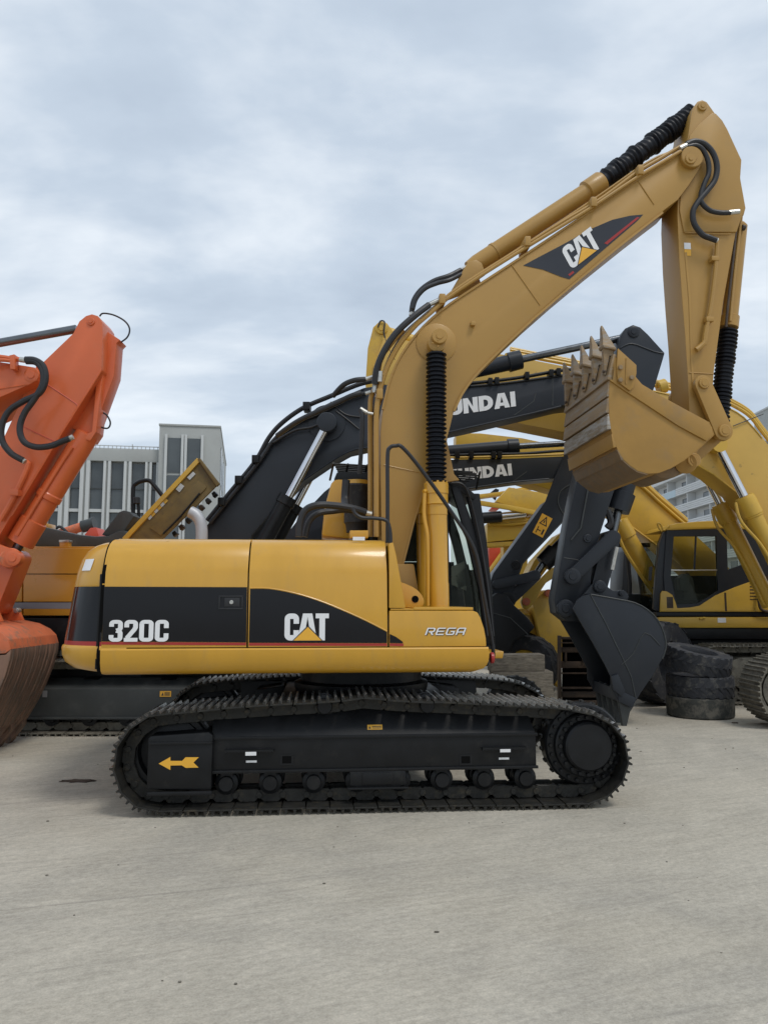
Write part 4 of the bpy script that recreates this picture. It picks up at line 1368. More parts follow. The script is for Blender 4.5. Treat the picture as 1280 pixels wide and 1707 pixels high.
# --- cab on the far side
CB = bpy.data.objects.new('cab', None); col.objects.link(CB); CB.parent = EX
CB['label'] = 'dark glazed operator cab half hidden behind the boom'
YA, YZ = .38, 1.30
def cpoly(pts, y=YA): return M.poly(pts, y)
mk('rear_post', prism(cpoly([(536, 893), (541, 845), (552, 805), (562, 796), (590, 796), (596, 900)]), YA, YZ, .03), 'yellow', CB)
mk('roof', prism(cpoly([(556, 800), (562, 786), (745, 790), (772, 806), (795, 826), (790, 834), (760, 815), (600, 805)]), YA, YZ, .02), 'black_paint', CB)
mk('floor', prism(cpoly([(596, 1075), (826, 1075), (826, 1100), (596, 1100)]), YA, YZ, .01), 'black_paint', CB)
for pts in ([(750, 806), (765, 812), (790, 880), (810, 960), (822, 1075), (808, 1075), (798, 985), (778, 900)], [(736, 810), (745, 806), (752, 1075), (742, 1075)]):
    mk('door_pillar', prism(cpoly(pts), YA - .02, YA + .05, .01), 'black_paint', CB)
    mk('door_pillar', prism(cpoly(pts), YZ - .06, YZ, .01), 'black_paint', CB)
mk('front_pillar', prism(cpoly([(778, 822), (800, 822), (812, 900), (821, 985), (827, 1085), (815, 1085), (806, 985), (796, 900)]), YA + .02, YA + .1, .01), 'black_paint', CB)
mk('window', prism(cpoly([(752, 814), (770, 830), (796, 930), (806, 1000), (810, 1072), (752, 1072)]), YA + .02, YA + .026, 0), 'cab_glass', CB)
mk('window', prism(cpoly([(600, 812), (738, 812), (742, 1070), (600, 1070)]), YA + .02, YA + .026, 0), 'cab_glass', CB)
mk('windscreen', prism(cpoly([(797, 826), (801, 826), (824, 985), (828, 1075), (824, 1075), (818, 985)]), YA + .1, YZ - .05, 0), 'cab_glass', CB)
mk('rear_wall', prism(cpoly([(596, 806), (600, 806), (604, 1075), (598, 1075)]), YA + .03, YZ, 0), 'black_paint', CB)
mk('far_wall', prism(cpoly([(600, 930), (780, 930), (800, 1075), (600, 1075)]), YZ - .03, YZ - .01, 0), 'black_paint', CB)
mk('interior_dark_panel', prism(cpoly([(600, 812), (742, 812), (742, 929), (600, 929)]), YZ - .03, YZ - .01, 0), 'seat_grey', CB)  # panel added behind the glass to darken the cab interior
st = mk('seat', prism(cpoly([(640, 990), (720, 985), (730, 1010), (640, 1020)]), .62, 1.1, .04), 'seat_grey', CB)
mk('seat_back', prism(cpoly([(640, 990), (620, 890), (640, 885), (665, 990)]), .62, 1.1, .04), 'seat_grey', CB)
mk('console', prism(cpoly([(752, 960), (778, 940), (786, 975), (760, 985)], .6), .5, .75, .02), 'seat_grey', CB)
mk('blind', prism(cpoly([(752, 945), (775, 935), (778, 985), (752, 975)], .5), .50, .53, .01), 'grey_decal', CB)
# roof guard of bars
gd = bpy.data.objects.new('roof_guard', None); col.objects.link(gd); gd.parent = CB
for k in range(9):
    py = 773 + k * 3
    mk('guard_bar', tube([M.p(556 + k * 1.5, py, YA + .05 * k), M.p(800 - abs(k - 2) * 6, py + 14, YA + .05 * k)], .010, 6, 1), 'black_paint', gd)
mk('gusset', prism(M.poly([(752, 690), (745, 735), (757, 790), (766, 800), (735, 805), (735, 700)], .2), .2, .26, .006), 'yellow_boom', boom)
for px in (556, 580, 612, 650, 700, 745, 800):
    mk('guard_post', tube([M.p(px, 772 + (px - 556) * .06, YA), M.p(px - 6, 800 + (px - 556) * .06, YA + .3)], .012, 6, 1), 'black_paint', gd)
tb = B()
tube(M.line([(752, 805, YA - .05), (775, 812, YA - .05), (793, 870, YA - .05), (810, 960, YA - .05), (822, 1060, YA - .05)], 0), .014, 6, 5, tb)
tube(M.line([(770, 880, .2), (790, 925, .2), (801, 985, .2), (812, 1060, .2)], 0), .014, 6, 5, tb)
mk('cab_rail', tb, 'hose', CB)
# door mirror bracket and step box at the front
mk('front_step', prism(cpoly([(812, 1088), (840, 1086), (838, 1098), (812, 1098)], -.2), -.2, .2, .01), 'yellow', EX)

# ------------------------------------------------------------------ other machines parked behind
def part_empty(name, par, label=None):
    o = bpy.data.objects.new(name, None); col.objects.link(o); o.parent = par
    if label: o['label'] = label
    return o
def fp(F, pts, y0, y1, name, m, par, bev=.008, sm=32):
    return mk(name, prism(F.poly(pts, y0), y0, y1, bev), m, par, sm)
def fc(F, a, b_, y, r, name, m, par, n=16, r2=None):
    """cylinder between two photo points on plane y"""
    return mk(name, cyl(F.p(*a, y), F.p(*b_, y), r, n), m, par)
def ft(F, pts, y, r, name, m, par, n=8, sub=6):
    return mk(name, tube(F.line(pts, y), r, n, sub), m, par)
def fpin(F, a, y, r, dep, name, m, par, n=20):
    c = F.p(*a, y)
    return mk(name, lathe(c + Vector((0, .05, 0)), c + Vector((0, -1, 0)), [(0, r), (.05 + dep, r), (.055 + dep, r * .9), (.055 + dep, r * .5), (.065 + dep, r * .45), (.065 + dep, 0)], n), m, par)
def oval(x0, x1, zt_, n=10):
    """simple track outline: top to the right, bottom to the left"""
    r = zt_ / 2
    pts = [(x0 + r, zt_), (x1 - r, zt_)]
    pts += [(x1 - r + r * math.sin(math.pi * k / n), r + r * math.cos(math.pi * k / n)) for k in range(1, n)]
    pts += [(x1 - r, 0), (x0 + r, 0)]
    pts += [(x0 + r - r * math.sin(math.pi * k / n), r - r * math.cos(math.pi * k / n)) for k in range(1, n)]
    return pts
def plain_track(F, par, x0, x1, zt_, yc, s, n, mats, label=None, wid=.6):
    t = part_empty('crawler_track', par, label)
    crawler(t, oval(x0, x1, zt_), n, wid, yc, mats)
    m = mats[2] if len(mats) > 2 else 'black_paint'
    y0, y1 = sorted((yc + s * .24, yc - s * .2))
    mk('track_frame', prism([(x0 + .75, zt_ * .30), (x1 - .75, zt_ * .30), (x1 - .75, zt_ * .72), (x1 - .9, zt_ * .78), (x0 + .9, zt_ * .78), (x0 + .75, zt_ * .72)], y0, y1, .02), m, t)
    for xx, nm in ((x0 + zt_ / 2, 'idler_wheel'), (x1 - zt_ / 2, 'sprocket')):
        mk(nm, lathe((xx, yc + s * .16, zt_ / 2), (xx, yc - s * .1, zt_ / 2), [(0, 0), (0, .18), (.03, .2), (.06, .2), (.06, .30), (.2, .30), (.2, 0)], 28), m, t)
    for k in range(7):
        xx = x0 + .8 + (x1 - x0 - 1.6) * k / 6
        mk('track_roller', lathe((xx, yc + s * .2, zt_ * .2), (xx, yc - s * .16, zt_ * .2), [(0, 0), (0, .05), (.03, .06), (.03, .1), (.08, .1), (.08, .08), (.3, .08), (.3, 0)], 16), m, t)
    return t
WORDM = word('HYUNDAI', (.74, .74, .72, .78, .76, .84, .27), .265, .2, .05)

# ---- dark-boomed excavator with amber body, right behind
H1 = Frame(-3.9, 11.1, 0)
E1 = thing('dark_boom_excavator', 'excavator with amber body and tall dark slate boom directly behind the yellow one', 'excavator', H1)
near = part_empty('crawler_track', E1)
xL, xR = -2.3, 2.35
mp_ = crawler(near, oval(xL, xR, .93), 47, .6, -1.08, ('track_dusty', 'track_worn'))
far = part_empty('crawler_track', E1)
crawler(far, oval(xL, xR, .93), 47, .6, 1.08, meshes=mp_)
for t, yc, s in ((near, -1.08, -1), (far, 1.08, 1)):
    zt_, ze_, zb_ = H1.p(200, 1131, -1.2).z, H1.p(200, 1149, -1.3).z, H1.p(200, 1198, -1.3).z
    yo = yc + s * .22
    b = B()
    sec = [(yo, zb_), (yo, ze_), (yo - s * .22, zt_), (yc - s * .18, zt_), (yc - s * .18, zb_)]
    va = [b.verts.new((xL + .6, y, z)) for y, z in sec]; vb = [b.verts.new((xR - .6, y, z)) for y, z in sec]
    b.faces.new(va); b.faces.new(vb)
    for i in range(5):
        j = (i + 1) % 5; b.faces.new((va[i], va[j], vb[j], vb[i]))
    bevel(b, .012)
    mk('track_frame', b, 'grey_panel', t)
    mk('edge_strip', box((xL + .6, min(yo, yo + s * .02), zb_ - .01), (xR - .6, max(yo, yo + s * .02), zb_ + .02), .004), 'grey_panel', t)
    for k in range(8):
        xx = xL + .7 + (xR - xL - 1.4) * k / 7
        mk('track_roller', lathe((xx, yc + s * .19, .2), (xx, yc - s * .16, .2), [(0, 0), (0, .05), (.03, .06), (.03, .1), (.07, .1), (.07, .08), (.3, .08), (.3, 0)], 16), 'black_paint', t)
        mk('roller_mount', box((xx - .06, yc - .17, .2), (xx + .06, yc + .17, zb_), .01), 'black_paint', t)
    for xx, nm in ((xL + .465, 'idler_wheel'), (xR - .465, 'sprocket')):
        mk(nm, lathe((xx, yc + s * .16, .465), (xx, yc - s * .1, .465), [(0, 0), (0, .18), (.06, .2), (.06, .30), (.2, .30), (.2, 0)], 28), 'black_paint', t)
for px in (152, 280):
    c = H1.p(px, 1132, -1.15)
    mk('frame_port_shade', box((c.x - .09, -1.14, zt_ - .02), (c.x + .09, -1.03, zt_ + .004)), 'seam_shade_black', near)  # black box on the frame top, standing in for a shaded hole
b = flat([[(-.07, -.035), (.07, -.035), (.07, .035), (-.07, .035)]], H1.p(276, 1157, -1.302) + Vector((0, -.004, 0)), UX, UZ)
stk = mk('warning_sticker', b, 'yellow_decal', near, smooth=0)
b = flat([[(-.05, -.02), (-.02, -.02), (-.035, .02)], [(-.01, .005), (.055, .005), (.055, .018), (-.01, .018)], [(-.01, -.018), (.055, -.018), (.055, -.006), (-.01, -.006)]], H1.p(276, 1157, -1.302) + Vector((0, -.006, 0)), UX, UZ)
mk('sticker_print', b, 'black_decal', stk, smooth=0)
b = flat([[(-.03, -.04), (.03, -.04), (.03, .04), (-.03, .04)]], H1.p(75, 1157, -1.302) + Vector((0, -.004, 0)), UX, UZ)
mk('frame_label', b, 'grey_decal', near, smooth=0)
mk('car_body', box((-.8, -.95, .4), (.8, .95, .85), .04), 'black_paint', E1)
mk('slewing_ring', lathe((0, 0, .8), (0, 0, 1.15), [(0, .6), (.3, .6)], 32), 'black_paint', E1)
yb = -1.34
up = part_empty('upper_body', E1, 'amber engine housing with a grey stripe')
fp(H1, [(-260, 1030), (420, 1030), (420, 1085), (-260, 1085)], yb + .03, 1.3, 'under_frame', 'black_paint', up, .02)
fp(H1, [(-258, 914), (36.5, 914), (36.5, 1027), (-258, 1027)], yb, 0, 'rear_side_door', 'amber', up, .012)
dd = fp(H1, [(38.5, 914), (418, 914), (418, 1027), (38.5, 1027)], yb, 0, 'side_door', 'amber', up, .012)
fp(H1, [(-255, 911), (416, 911), (416, 916), (-255, 916)], yb + .06, 1.3, 'hood', 'amber', up, .006)
for (py0, py1, m, nm, x0) in ((1004.5, 1015, 'grey_decal', 'grey_stripe', -256), (1003, 1004.3, 'seam_shade_black', 'panel_seam', -256), (956.3, 957.6, 'seam_shade_black', 'panel_seam', 39), (1026, 1027, 'seam_shade_black', 'panel_seam', -256)):
    pl_ = H1.poly([(x0, py1), (416, py1), (416, py0), (x0, py0)], yb - .003)
    b = B(); b.faces.new([b.verts.new((x, yb - .003, z)) for x, z in pl_]); mk(nm, b, m, dd, smooth=0)
c = H1.p(16, 975, yb)
b = B()
for q in ((-.08, .08, .055, .065), (-.08, .08, -.065, -.055), (-.08, -.07, -.055, .055), (.07, .08, -.055, .055)):
    box((c.x + q[0], yb - .008, c.z + q[2]), (c.x + q[1], yb, c.z + q[3]), .001, b)
mk('door_latch', b, 'amber', up)
# items on the deck
fp(H1, [(56, 911), (58, 882), (68, 877), (95, 883), (130, 891), (158, 894), (180, 893), (196, 885), (210, 884), (214, 911)], -.7, .2, 'engine_cover', 'grey_panel', up, .03)
fp(H1, [(168, 892), (198, 853), (206, 850), (216, 853), (224, 860), (200, 896)], -.6, -.1, 'intake_hood', 'grey_panel', up, .03)
fp(H1, [(99, 903), (114, 903), (115, 912), (99, 912)], -1.1, -1.0, 'filler_cap', 'amber', up, .008)
fp(H1, [(98, 900), (115, 900), (115, 904), (98, 904)], -1.11, -.99, 'filler_lid', 'fitting', up, .006)
fp(H1, [(60, 876), (78, 872), (78, 880), (60, 882)], -.3, 0, 'beacon_base', 'amber', up, .01)
ft(H1, [(222, 895), (222, 850), (222, 815), (226, 807), (236, 802), (248, 801), (256, 808), (275, 832)], -.3, .03, 'hand_rail', 'black_paint', up, 8, 3)
ft(H1, [(231, 893), (231, 845), (227, 832), (222, 834)], -.3, .022, 'rail_post', 'black_paint', up, 8, 3)
fc(H1, (228, 829), (228, 840), -.32, .05, 'lamp', 'black_plastic', up, 10)
# open hood panel
hp = part_empty('open_hood', up, 'khaki underside of an opened engine hood propped up at a slant')
HP = [(205, 897), (329, 765), (363, 808), (270, 900)]
fp(H1, HP, -.80, -.76, 'panel', 'khaki', hp, .008)
fp(H1, [(203, 897), (328, 763), (334, 768), (210, 901)], -.84, -.78, 'rim', 'yellow_far', hp, .008)
fp(H1, [(329, 765), (333, 763), (366, 806), (361, 811)], -.85, -.79, 'rim', 'khaki', hp, .008)
fp(H1, [(250, 880), (330, 800), (345, 812), (268, 893)], -.82, -.79, 'stiffener', 'khaki', hp, .008)
for k in range(6):
    t = k / 5
    a = (250 + 26 * t, 862 - 27 * t)
    fp(H1, [(a[0] - 4, a[1] + 1), (a[0] + 1, a[1] - 4), (a[0] + 4, a[1] + 0), (a[0] - 1, a[1] + 5)], -.812, -.80, 'vent_slot', 'yellow_far' if k % 2 else 'fitting', hp, 0)
for (a, c_, w_) in (((296, 818), (304, 808), 4), ((314, 798), (324, 788), 3), ((332, 820), (334, 818), 2), ((310, 834), (316, 828), 3)):
    dxx, dyy = c_[0] - a[0], c_[1] - a[1]; l = math.hypot(dxx, dyy); nx, ny = -dyy / l * w_, dxx / l * w_
    fp(H1, [(a[0] - nx, a[1] - ny), (c_[0] - nx, c_[1] - ny), (c_[0] + nx, c_[1] + ny), (a[0] + nx, a[1] + ny)], -.815, -.80, 'sticker', 'fitting', hp, 0)
ft(H1, [(272, 890), (300, 862), (333, 822)], -.86, .014, 'prop_rod', 'black_paint', hp, 6, 2)
ft(H1, [(317, 853), (326, 858), (333, 868), (336, 882), (336, 905)], -.95, .078, 'exhaust_pipe', 'exhaust', up, 16, 6)
for k in range(7):
    a = 352 - k * 11; c_ = 895
    fp(H1, [(a, 822 + k * 11), (a + 5, 818 + k * 11), (a + 9, 823 + k * 11), (a + 3, 829 + k * 11)], -.55, -.4, 'engine_part', ('black_paint', 'rubber', 'brown_steel')[k % 3], up, .01)
# boom
YH = -.25
BH = [(352, 960), (330, 900), (342, 880), (420, 782), (452, 734), (475, 712), (500, 697), (551, 670), (607, 646), (650, 640), (700, 646), (760, 648), (850, 637), (935, 626), (990, 618), (1012, 620), (1025, 634), (1020, 655), (1000, 668), (935, 676), (860, 694), (800, 708), (745, 720), (690, 733), (611, 745), (583, 751), (551, 769), (517, 792), (495, 808), (455, 850), (420, 892), (400, 960)]
bh = fp(H1, BH, YH, -YH, 'boom', 'slate_paint', E1, .012)
lipF = lambda F, pts, y0, y1, r, name, m, par: mk(name, tube([F.p(a, c_, y0) for a, c_ in pts], r, 6, 1), m, par)
lipF(H1, dens([(935, 677), (860, 695), (745, 721), (690, 734), (611, 746), (583, 752), (551, 770), (517, 793), (495, 809), (455, 851)], 2, False), YH, 0, .014, 'bottom_flange', 'slate_paint', bh)
lipF(H1, dens([(342, 882), (420, 784), (452, 736), (500, 699), (551, 672), (607, 648)], 2, False), YH, 0, .014, 'top_flange', 'slate_paint', bh)
lipF(H1, [(857, 692), (890, 668), (893, 655)], YH, 0, .006, 'weld_seam', 'grey_panel', bh)
lipF(H1, [(921, 630), (921, 676)], YH, 0, .006, 'weld_seam', 'grey_panel', bh)
b0 = H1.p(860, 677, YH - .004); u0 = H1.p(860, 677, YH - .004) - H1.p(749, 693, YH - .004)
hgt = H1.p(856.5, 652, YH - .004) - H1.p(858.5, 677, YH - .004)
# whole word; its first letters stand behind the yellow boom
ulen = word('UNDAI', (.72, .78, .76, .84, .27), .265, .2, .05)[1]
Uv = u0 / ulen
org = b0 - Uv * WORDM[1]
mk('maker_name', flat(WORDM[0], org, Uv, hgt), 'white_decal', bh, smooth=0)
for s in (-1, 1):
    y = s * .42
    cy = part_empty('boom_cylinder', E1)
    f = lambda px, py: (lambda v: Vector((v.x, y, v.z)))(H1.p(px, py, -.42))
    mk('rod_eye', lathe(f(545, 705) + Vector((0, -.08, 0)), f(545, 705) + Vector((0, .1, 0)), [(0, 0), (0, .06), (.01, .13), (.02, .14), (.16, .14), (.18, 0)], 24), 'slate_paint', cy)
    mk('rod', cyl(f(545, 708), f(477, 836), .062, 18), 'chrome', cy)
    p0, p1 = f(481, 828), f(428, 925)
    mk('barrel', lathe(p0, p1, [(0, .05), (0, .13), (.12, .135), (.13, .115), ((p1 - p0).length, .115)], 24), 'black_paint', cy)
c = H1.p(545, 705, YH)
mk('pivot_plate', lathe(c + Vector((0, .02, 0)), c + Vector((0, -1, 0)), [(0, .26), (.035, .26), (.035, 0)], 32), 'slate_paint', bh)
for pts, r, y in (([(345, 868), (380, 825), (425, 770), (448, 730), (470, 705), (505, 680), (551, 660), (600, 640), (640, 632)], .035, -.2), ([(350, 872), (430, 772), (455, 735), (490, 705), (530, 690), (580, 664), (610, 655)], .03, -.3),
                  ([(455, 738), (490, 718), (520, 712), (540, 702)], .02, -.32), ([(551, 670), (575, 690), (600, 695)], .012, -.27), ([(560, 685), (580, 700), (598, 715)], .012, -.27)):
    ft(H1, pts, y, r, 'hose', 'hose', bh)
for px, py in ((428, 768), (400, 802), (512, 680), (372, 838)):
    c = H1.p(px, py, -.22)
    mk('pipe_clamp', box((c.x - .05, -.36, c.z - .05), (c.x + .05, -.1, c.z + .06), .01), 'black_paint', bh)
# pipes on the boom back right of the yellow boom
for pts, r, y in (([(740, 642), (780, 639), (830, 634), (880, 627), (930, 618), (985, 612)], .026, -.18), ([(750, 646), (830, 640), (920, 628), (985, 618)], .02, -.25)):
    ft(H1, pts, y, r, 'pipe', 'black_paint', bh)
for px, py in ((780, 641), (816, 638), (827, 637), (877, 628), (917, 624), (929, 622)):
    c = H1.p(px, py, -.2)
    mk('pipe_clamp', box((c.x - .03, -.3, c.z - .05), (c.x + .03, -.1, c.z + .05), .006), 'black_paint', bh)
sc1 = part_empty('stick_cylinder', E1)
p0, p1 = H1.p(775, 622, 0), H1.p(868, 599, 0)
L_ = (p1 - p0).length
mk('barrel', lathe(p0, p1, [(0, .1), (L_ - .2, .12), (L_ - .19, .145), (L_, .14), (L_, .05)], 22), 'slate_paint', sc1)
mk('rod', cyl(p1, H1.p(1042, 562, 0), .055, 16), 'rod_dark', sc1)
mk('port_block', box(H1.p(842, 596, -.08), H1.p(858, 588, -.08) + Vector((0, .16, 0)), .01), 'yellow_far', sc1)
# stick
YS1 = -.2
S1 = [(1029, 580), (1034, 560), (1042, 547), (1055, 541), (1067, 545), (1080, 557), (1108, 588), (1104, 602), (1092, 642), (1062, 722), (1022, 823), (994, 909), (985, 960), (984, 1000), (968, 1036), (945, 1036), (927, 1022), (924, 1000), (945, 880), (961, 802), (985, 700), (1020, 625)]
s1 = fp(H1, S1, YS1, .22, 'stick', 'slate_paint', E1, .012)
lipF(H1, dens([(1034, 580), (1048, 573), (1062, 575), (1090, 586), (1106, 589)], 2, False), YS1, 0, .012, 'plate_edge', 'slate_paint', s1)
lipF(H1, [(940, 930), (960, 933), (985, 940)], YS1, 0, .006, 'weld_seam', 'grey_panel', s1)
lipF(H1, [(980, 815), (968, 880), (952, 900)], YS1 - .02, 0, .012, 'thin_pipe', 'grey_panel', s1)
fpin(H1, (1056, 553), YS1, .085, .01, 'pin_cap', 'slate_paint', s1)
fpin(H1, (942, 1014), YS1 - .04, .12, .04, 'bucket_pin', 'slate_paint', s1)
fpin(H1, (954, 961), YS1 - .12, .11, .02, 'idler_pin', 'slate_paint', s1)
fpin(H1, (979, 898), YS1, .06, .02, 'pin_cap', 'slate_paint', s1)
lk = part_empty('bucket_linkage', E1)
xz1 = lambda px, py, y: (lambda v: (v.x, v.z))(H1.p(px, py, y))
for y0, y1 in ((-.34, -.27), (.27, .34)):
    mk('idler_arm', strap_link(xz1(954, 961, y0 if y0 < 0 else -.34), xz1(1023, 896, y0 if y0 < 0 else -.34), .09, .10, y0, y1), 'slate_paint', lk)
mk('power_link', strap_link(xz1(1020, 898, -.2), xz1(999, 980, -.2), .12, .11, -.2, .2), 'slate_paint', lk)
bc1 = part_empty('bucket_cylinder', E1)
p0, p1 = H1.p(1052, 782, 0), H1.p(1030, 852, 0)
L_ = (p1 - p0).length
mk('barrel', lathe(H1.p(1085, 680, 0), p1, [(0, .13), ((p1 - H1.p(1085, 680, 0)).length - .28, .13), ((p1 - H1.p(1085, 680, 0)).length - .27, .17), ((p1 - H1.p(1085, 680, 0)).length, .16)], 22), 'slate_paint', bc1)
mk('rod', cyl(p1, H1.p(1020, 896, 0), .06, 14), 'rod_dark', bc1)
ft(H1, [(1012, 850), (1018, 870), (1012, 880)], -.16, .05, 'hose', 'hose', bc1)
ft(H1, [(1028, 912), (1024, 930), (1020, 950)], -.34, .03, 'grease_hose', 'fitting', bc1)
# bucket
bk1 = part_empty('bucket', E1, 'dark slate bucket resting on its teeth')
BS = [(962, 1000), (970, 994), (985, 990), (1030, 998), (1058, 1004), (1080, 1016), (1097, 1034), (1107, 1056), (1110, 1078), (1104, 1098), (1088, 1126), (1070, 1152), (1058, 1172), (1048, 1180), (1030, 1168), (1019, 1148), (1018, 1128), (1008, 1108), (988, 1072), (966, 1035), (955, 1015)]
y0, y1 = -.62, .62
fp(H1, BS, y0, y0 + .035, 'side_plate', 'slate_paint', bk1, .006)
mk('side_plate', prism(H1.poly(BS, y0), y1 - .035, y1, .006), 'slate_paint', bk1)
ws = H1.poly([(985, 990), (1030, 998), (1058, 1004), (1080, 1016), (1097, 1034), (1107, 1056), (1110, 1078), (1104, 1098), (1088, 1126), (1070, 1152), (1056, 1174)], y0)
shell(ws, .03, y0 + .03, y1 - .03, 'shell', 'slate_paint', bk1, 0, None, -1)
ew = H1.poly([(980, 991), (988, 990), (1030, 1065), (1060, 1160), (1050, 1176), (1020, 1095)], y0 - .012)
lipF(H1, [(984, 991), (1010, 1040), (1036, 1094), (1052, 1128), (1060, 1165)], y0 - .003, 0, .007, 'weld_seam', 'grey_panel', bk1)
lipF(H1, dens([(1036, 1108), (1055, 1090), (1075, 1055), (1100, 1076)], 3, False), y0 - .003, 0, .006, 'weld_seam', 'grey_panel', bk1)
lipF(H1, dens([(985, 991), (1030, 999), (1058, 1005), (1080, 1017), (1097, 1035), (1107, 1057), (1110, 1079), (1104, 1098)], 2, False), y0, 0, .010, 'shell_edge', 'grey_panel', bk1)
for y in (-.30, .24):
    mk('hinge_ear', prism(H1.poly(dens([(968, 1002), (978, 985), (990, 972), (1003, 970), (1022, 985), (1040, 984), (1046, 1000), (1000, 1010)], 3), -.3), y, y + .06, .008), 'slate_paint', bk1)
fpin(H1, (999, 978), -.32, .085, .04, 'link_pin', 'slate_paint', bk1)
fpin(H1, (1036, 989), -.31, .04, .02, 'bolt', 'slate_paint', bk1)
for k in range(5):
    yy = y0 + .08 + (y1 - y0 - .16) * k / 4
    q = H1.poly([(1040, 1150), (1056, 1160), (1060, 1176), (1052, 1188), (1046, 1214), (1040, 1216), (1036, 1190), (1032, 1170)], y0)
    mk('tooth', prism(q, yy - .04, yy + .04, .012), 'grey_panel', bk1)
mk('cutting_lip', prism(H1.poly([(1030, 1150), (1060, 1164), (1054, 1180), (1030, 1170)], y0), y0 - .012, y1 + .012, .01), 'slate_paint', bk1)
fp(H1, [(1019, 1128), (1030, 1124), (1042, 1152), (1036, 1162), (1022, 1150)], y0 - .04, y0 - .001, 'side_cutter', 'slate_paint', bk1, .006)

# ---- orange excavator entering from the left
OR = Frame(-5.2, 8.8, 0)
E2 = thing('orange_excavator', 'orange excavator arm at the left edge with a muddy rust-brown bucket', 'excavator', OR)
yk = -.2
SO = [(122, 555), (132, 535), (143, 526), (153, 523), (163, 526), (170, 536), (171, 553), (169, 616), (103, 720), (19, 859), (-40, 960), (-62, 950), (-45, 870), (-20, 790), (0, 742), (27, 684), (60, 610), (72, 603)]
so_ = fp(OR, SO, yk, .22, 'stick', 'orange', E2, .012)
fp(OR, [(166, 554), (176, 550), (200, 566), (194, 572), (190, 625), (156, 718), (148, 722), (120, 714), (169, 617)], -.02, .22, 'bracket_plate', 'orange', so_, .01)
fp(OR, [(153, 719), (160, 640), (169, 617), (172, 620), (160, 720), (150, 735), (132, 728)], -.1, .14, 'cylinder_bracket', 'orange', so_, .01)
lipF(OR, [(169, 617), (103, 721), (19, 860)], yk, 0, .012, 'edge_bar', 'orange', so_)
lipF(OR, [(75, 638), (126, 672), (130, 676), (118, 700)], yk - .002, 0, .005, 'weld_seam', 'red_far', so_)
lipF(OR, [(37, 710), (90, 735)], yk - .002, 0, .005, 'weld_seam', 'red_far', so_)
fpin(OR, (152, 536), yk, .045, .01, 'pin_cap', 'orange', so_)
fpin(OR, (52, 625), yk - .16, .085, .0, 'boom_pin', 'orange', so_)
boo = part_empty('boom', E2, 'orange boom running out of the picture at the left')
fp(OR, [(-380, 590), (-200, 560), (-60, 580), (0, 603), (40, 609), (58, 612), (66, 622), (62, 634), (46, 642), (0, 662), (-60, 690), (-200, 760), (-330, 900), (-420, 1030), (-520, 1030), (-480, 800)], -.36, .36, 'box_section', 'orange', boo, .012)
lipF(OR, [(45, 641), (0, 648), (-60, 660)], -.362, 0, .008, 'flange', 'orange', boo)
ft(OR, [(-60, 590), (0, 595), (20, 598), (34, 599)], -.4, .028, 'pipe', 'orange', boo)
ft(OR, [(-60, 600), (-20, 606), (0, 600), (24, 602)], -.44, .022, 'pipe', 'orange', boo)
fp(OR, [(15, 592), (24, 590), (25, 615), (17, 615)], -.46, -.36, 'pipe_clamp', 'orange', boo, .006)
fc(OR, (33, 599), (46, 601), -.42, .03, 'hose_fitting', 'fitting', boo, 10)
for pts in ([(42, 599), (58, 600), (72, 610), (76, 632), (66, 655), (40, 668), (15, 685), (3, 710), (4, 735), (18, 755), (38, 767)], [(44, 602), (60, 604), (71, 618), (71, 640), (58, 664), (40, 690), (33, 715), (40, 736), (60, 745), (85, 743), (105, 735), (116, 731)]):
    ft(OR, pts, -.5, .034, 'joint_hose', 'hose', boo, 10, 8)
for a, c_ in (((30, 762), (42, 770)), ((104, 736), (122, 728))):
    fc(OR, a, c_, -.48, .03, 'hose_fitting', 'fitting', boo, 10)
ft(OR, [(43, 770), (46, 778), (22, 830), (0, 868)], yk - .05, .03, 'pipe', 'orange', so_, 8, 3)
fp(OR, [(16, 815), (30, 815), (30, 826), (16, 826)], yk - .1, yk, 'pipe_clamp', 'orange', so_, .006)
ft(OR, [(166, 527), (172, 522), (190, 525), (208, 535), (216, 548), (212, 562), (197, 573)], .05, .010, 'grease_line', 'hose', so_)
ft(OR, [(168, 686), (178, 692), (184, 705), (178, 714), (158, 708)], .05, .010, 'grease_line', 'hose', so_)
fc(OR, (128, 548), (-60, 582), 0, .05, 'stick_cylinder_rod', 'rod_dark', E2, 16)
bc = part_empty('bucket_cylinder', E2)
p0, p1 = OR.p(147, 722, .02), OR.p(34, 905, .02)
L_ = (p1 - p0).length
mk('barrel', lathe(p0, p1, [(0, .06), (.02, .135), (L_ * .55, .135), (L_ * .56, .145), (L_ * .6, .145), (L_ * .61, .13), (L_ - .3, .13), (L_ - .29, .15), (L_, .15), (L_, .05)], 26), 'orange', bc)
mk('rod', cyl(p1, OR.p(18, 932, .02), .055, 16), 'rod_dark', bc)
ft(OR, [(120, 745), (100, 775), (60, 840), (28, 893)], -.13, .024, 'oil_pipe', 'orange', bc, 8, 3)
lk = part_empty('bucket_linkage', E2)
fpin(OR, (25, 931), -.3, .085, .05, 'link_pin', 'orange', lk)
mk('link_tube', cyl(OR.p(18, 931, -.3), OR.p(18, 931, .35), .115, 22), 'orange_worn', lk)
xzo = lambda px, py, y: (lambda v: (v.x, v.z))(OR.p(px, py, y))
mk('power_link', strap_link(xzo(18, 931, -.1), xzo(-14, 1010, -.1), .10, .10, -.16, .2), 'orange', lk)
mk('idler_arm', strap_link(xzo(18, 931, -.3), xzo(-60, 900, -.3), .10, .09, -.33, -.26), 'orange', lk)
bk2 = part_empty('bucket', E2, 'orange bucket with thick rust-brown mud below its painted top')
yf, yn = .60, -.60
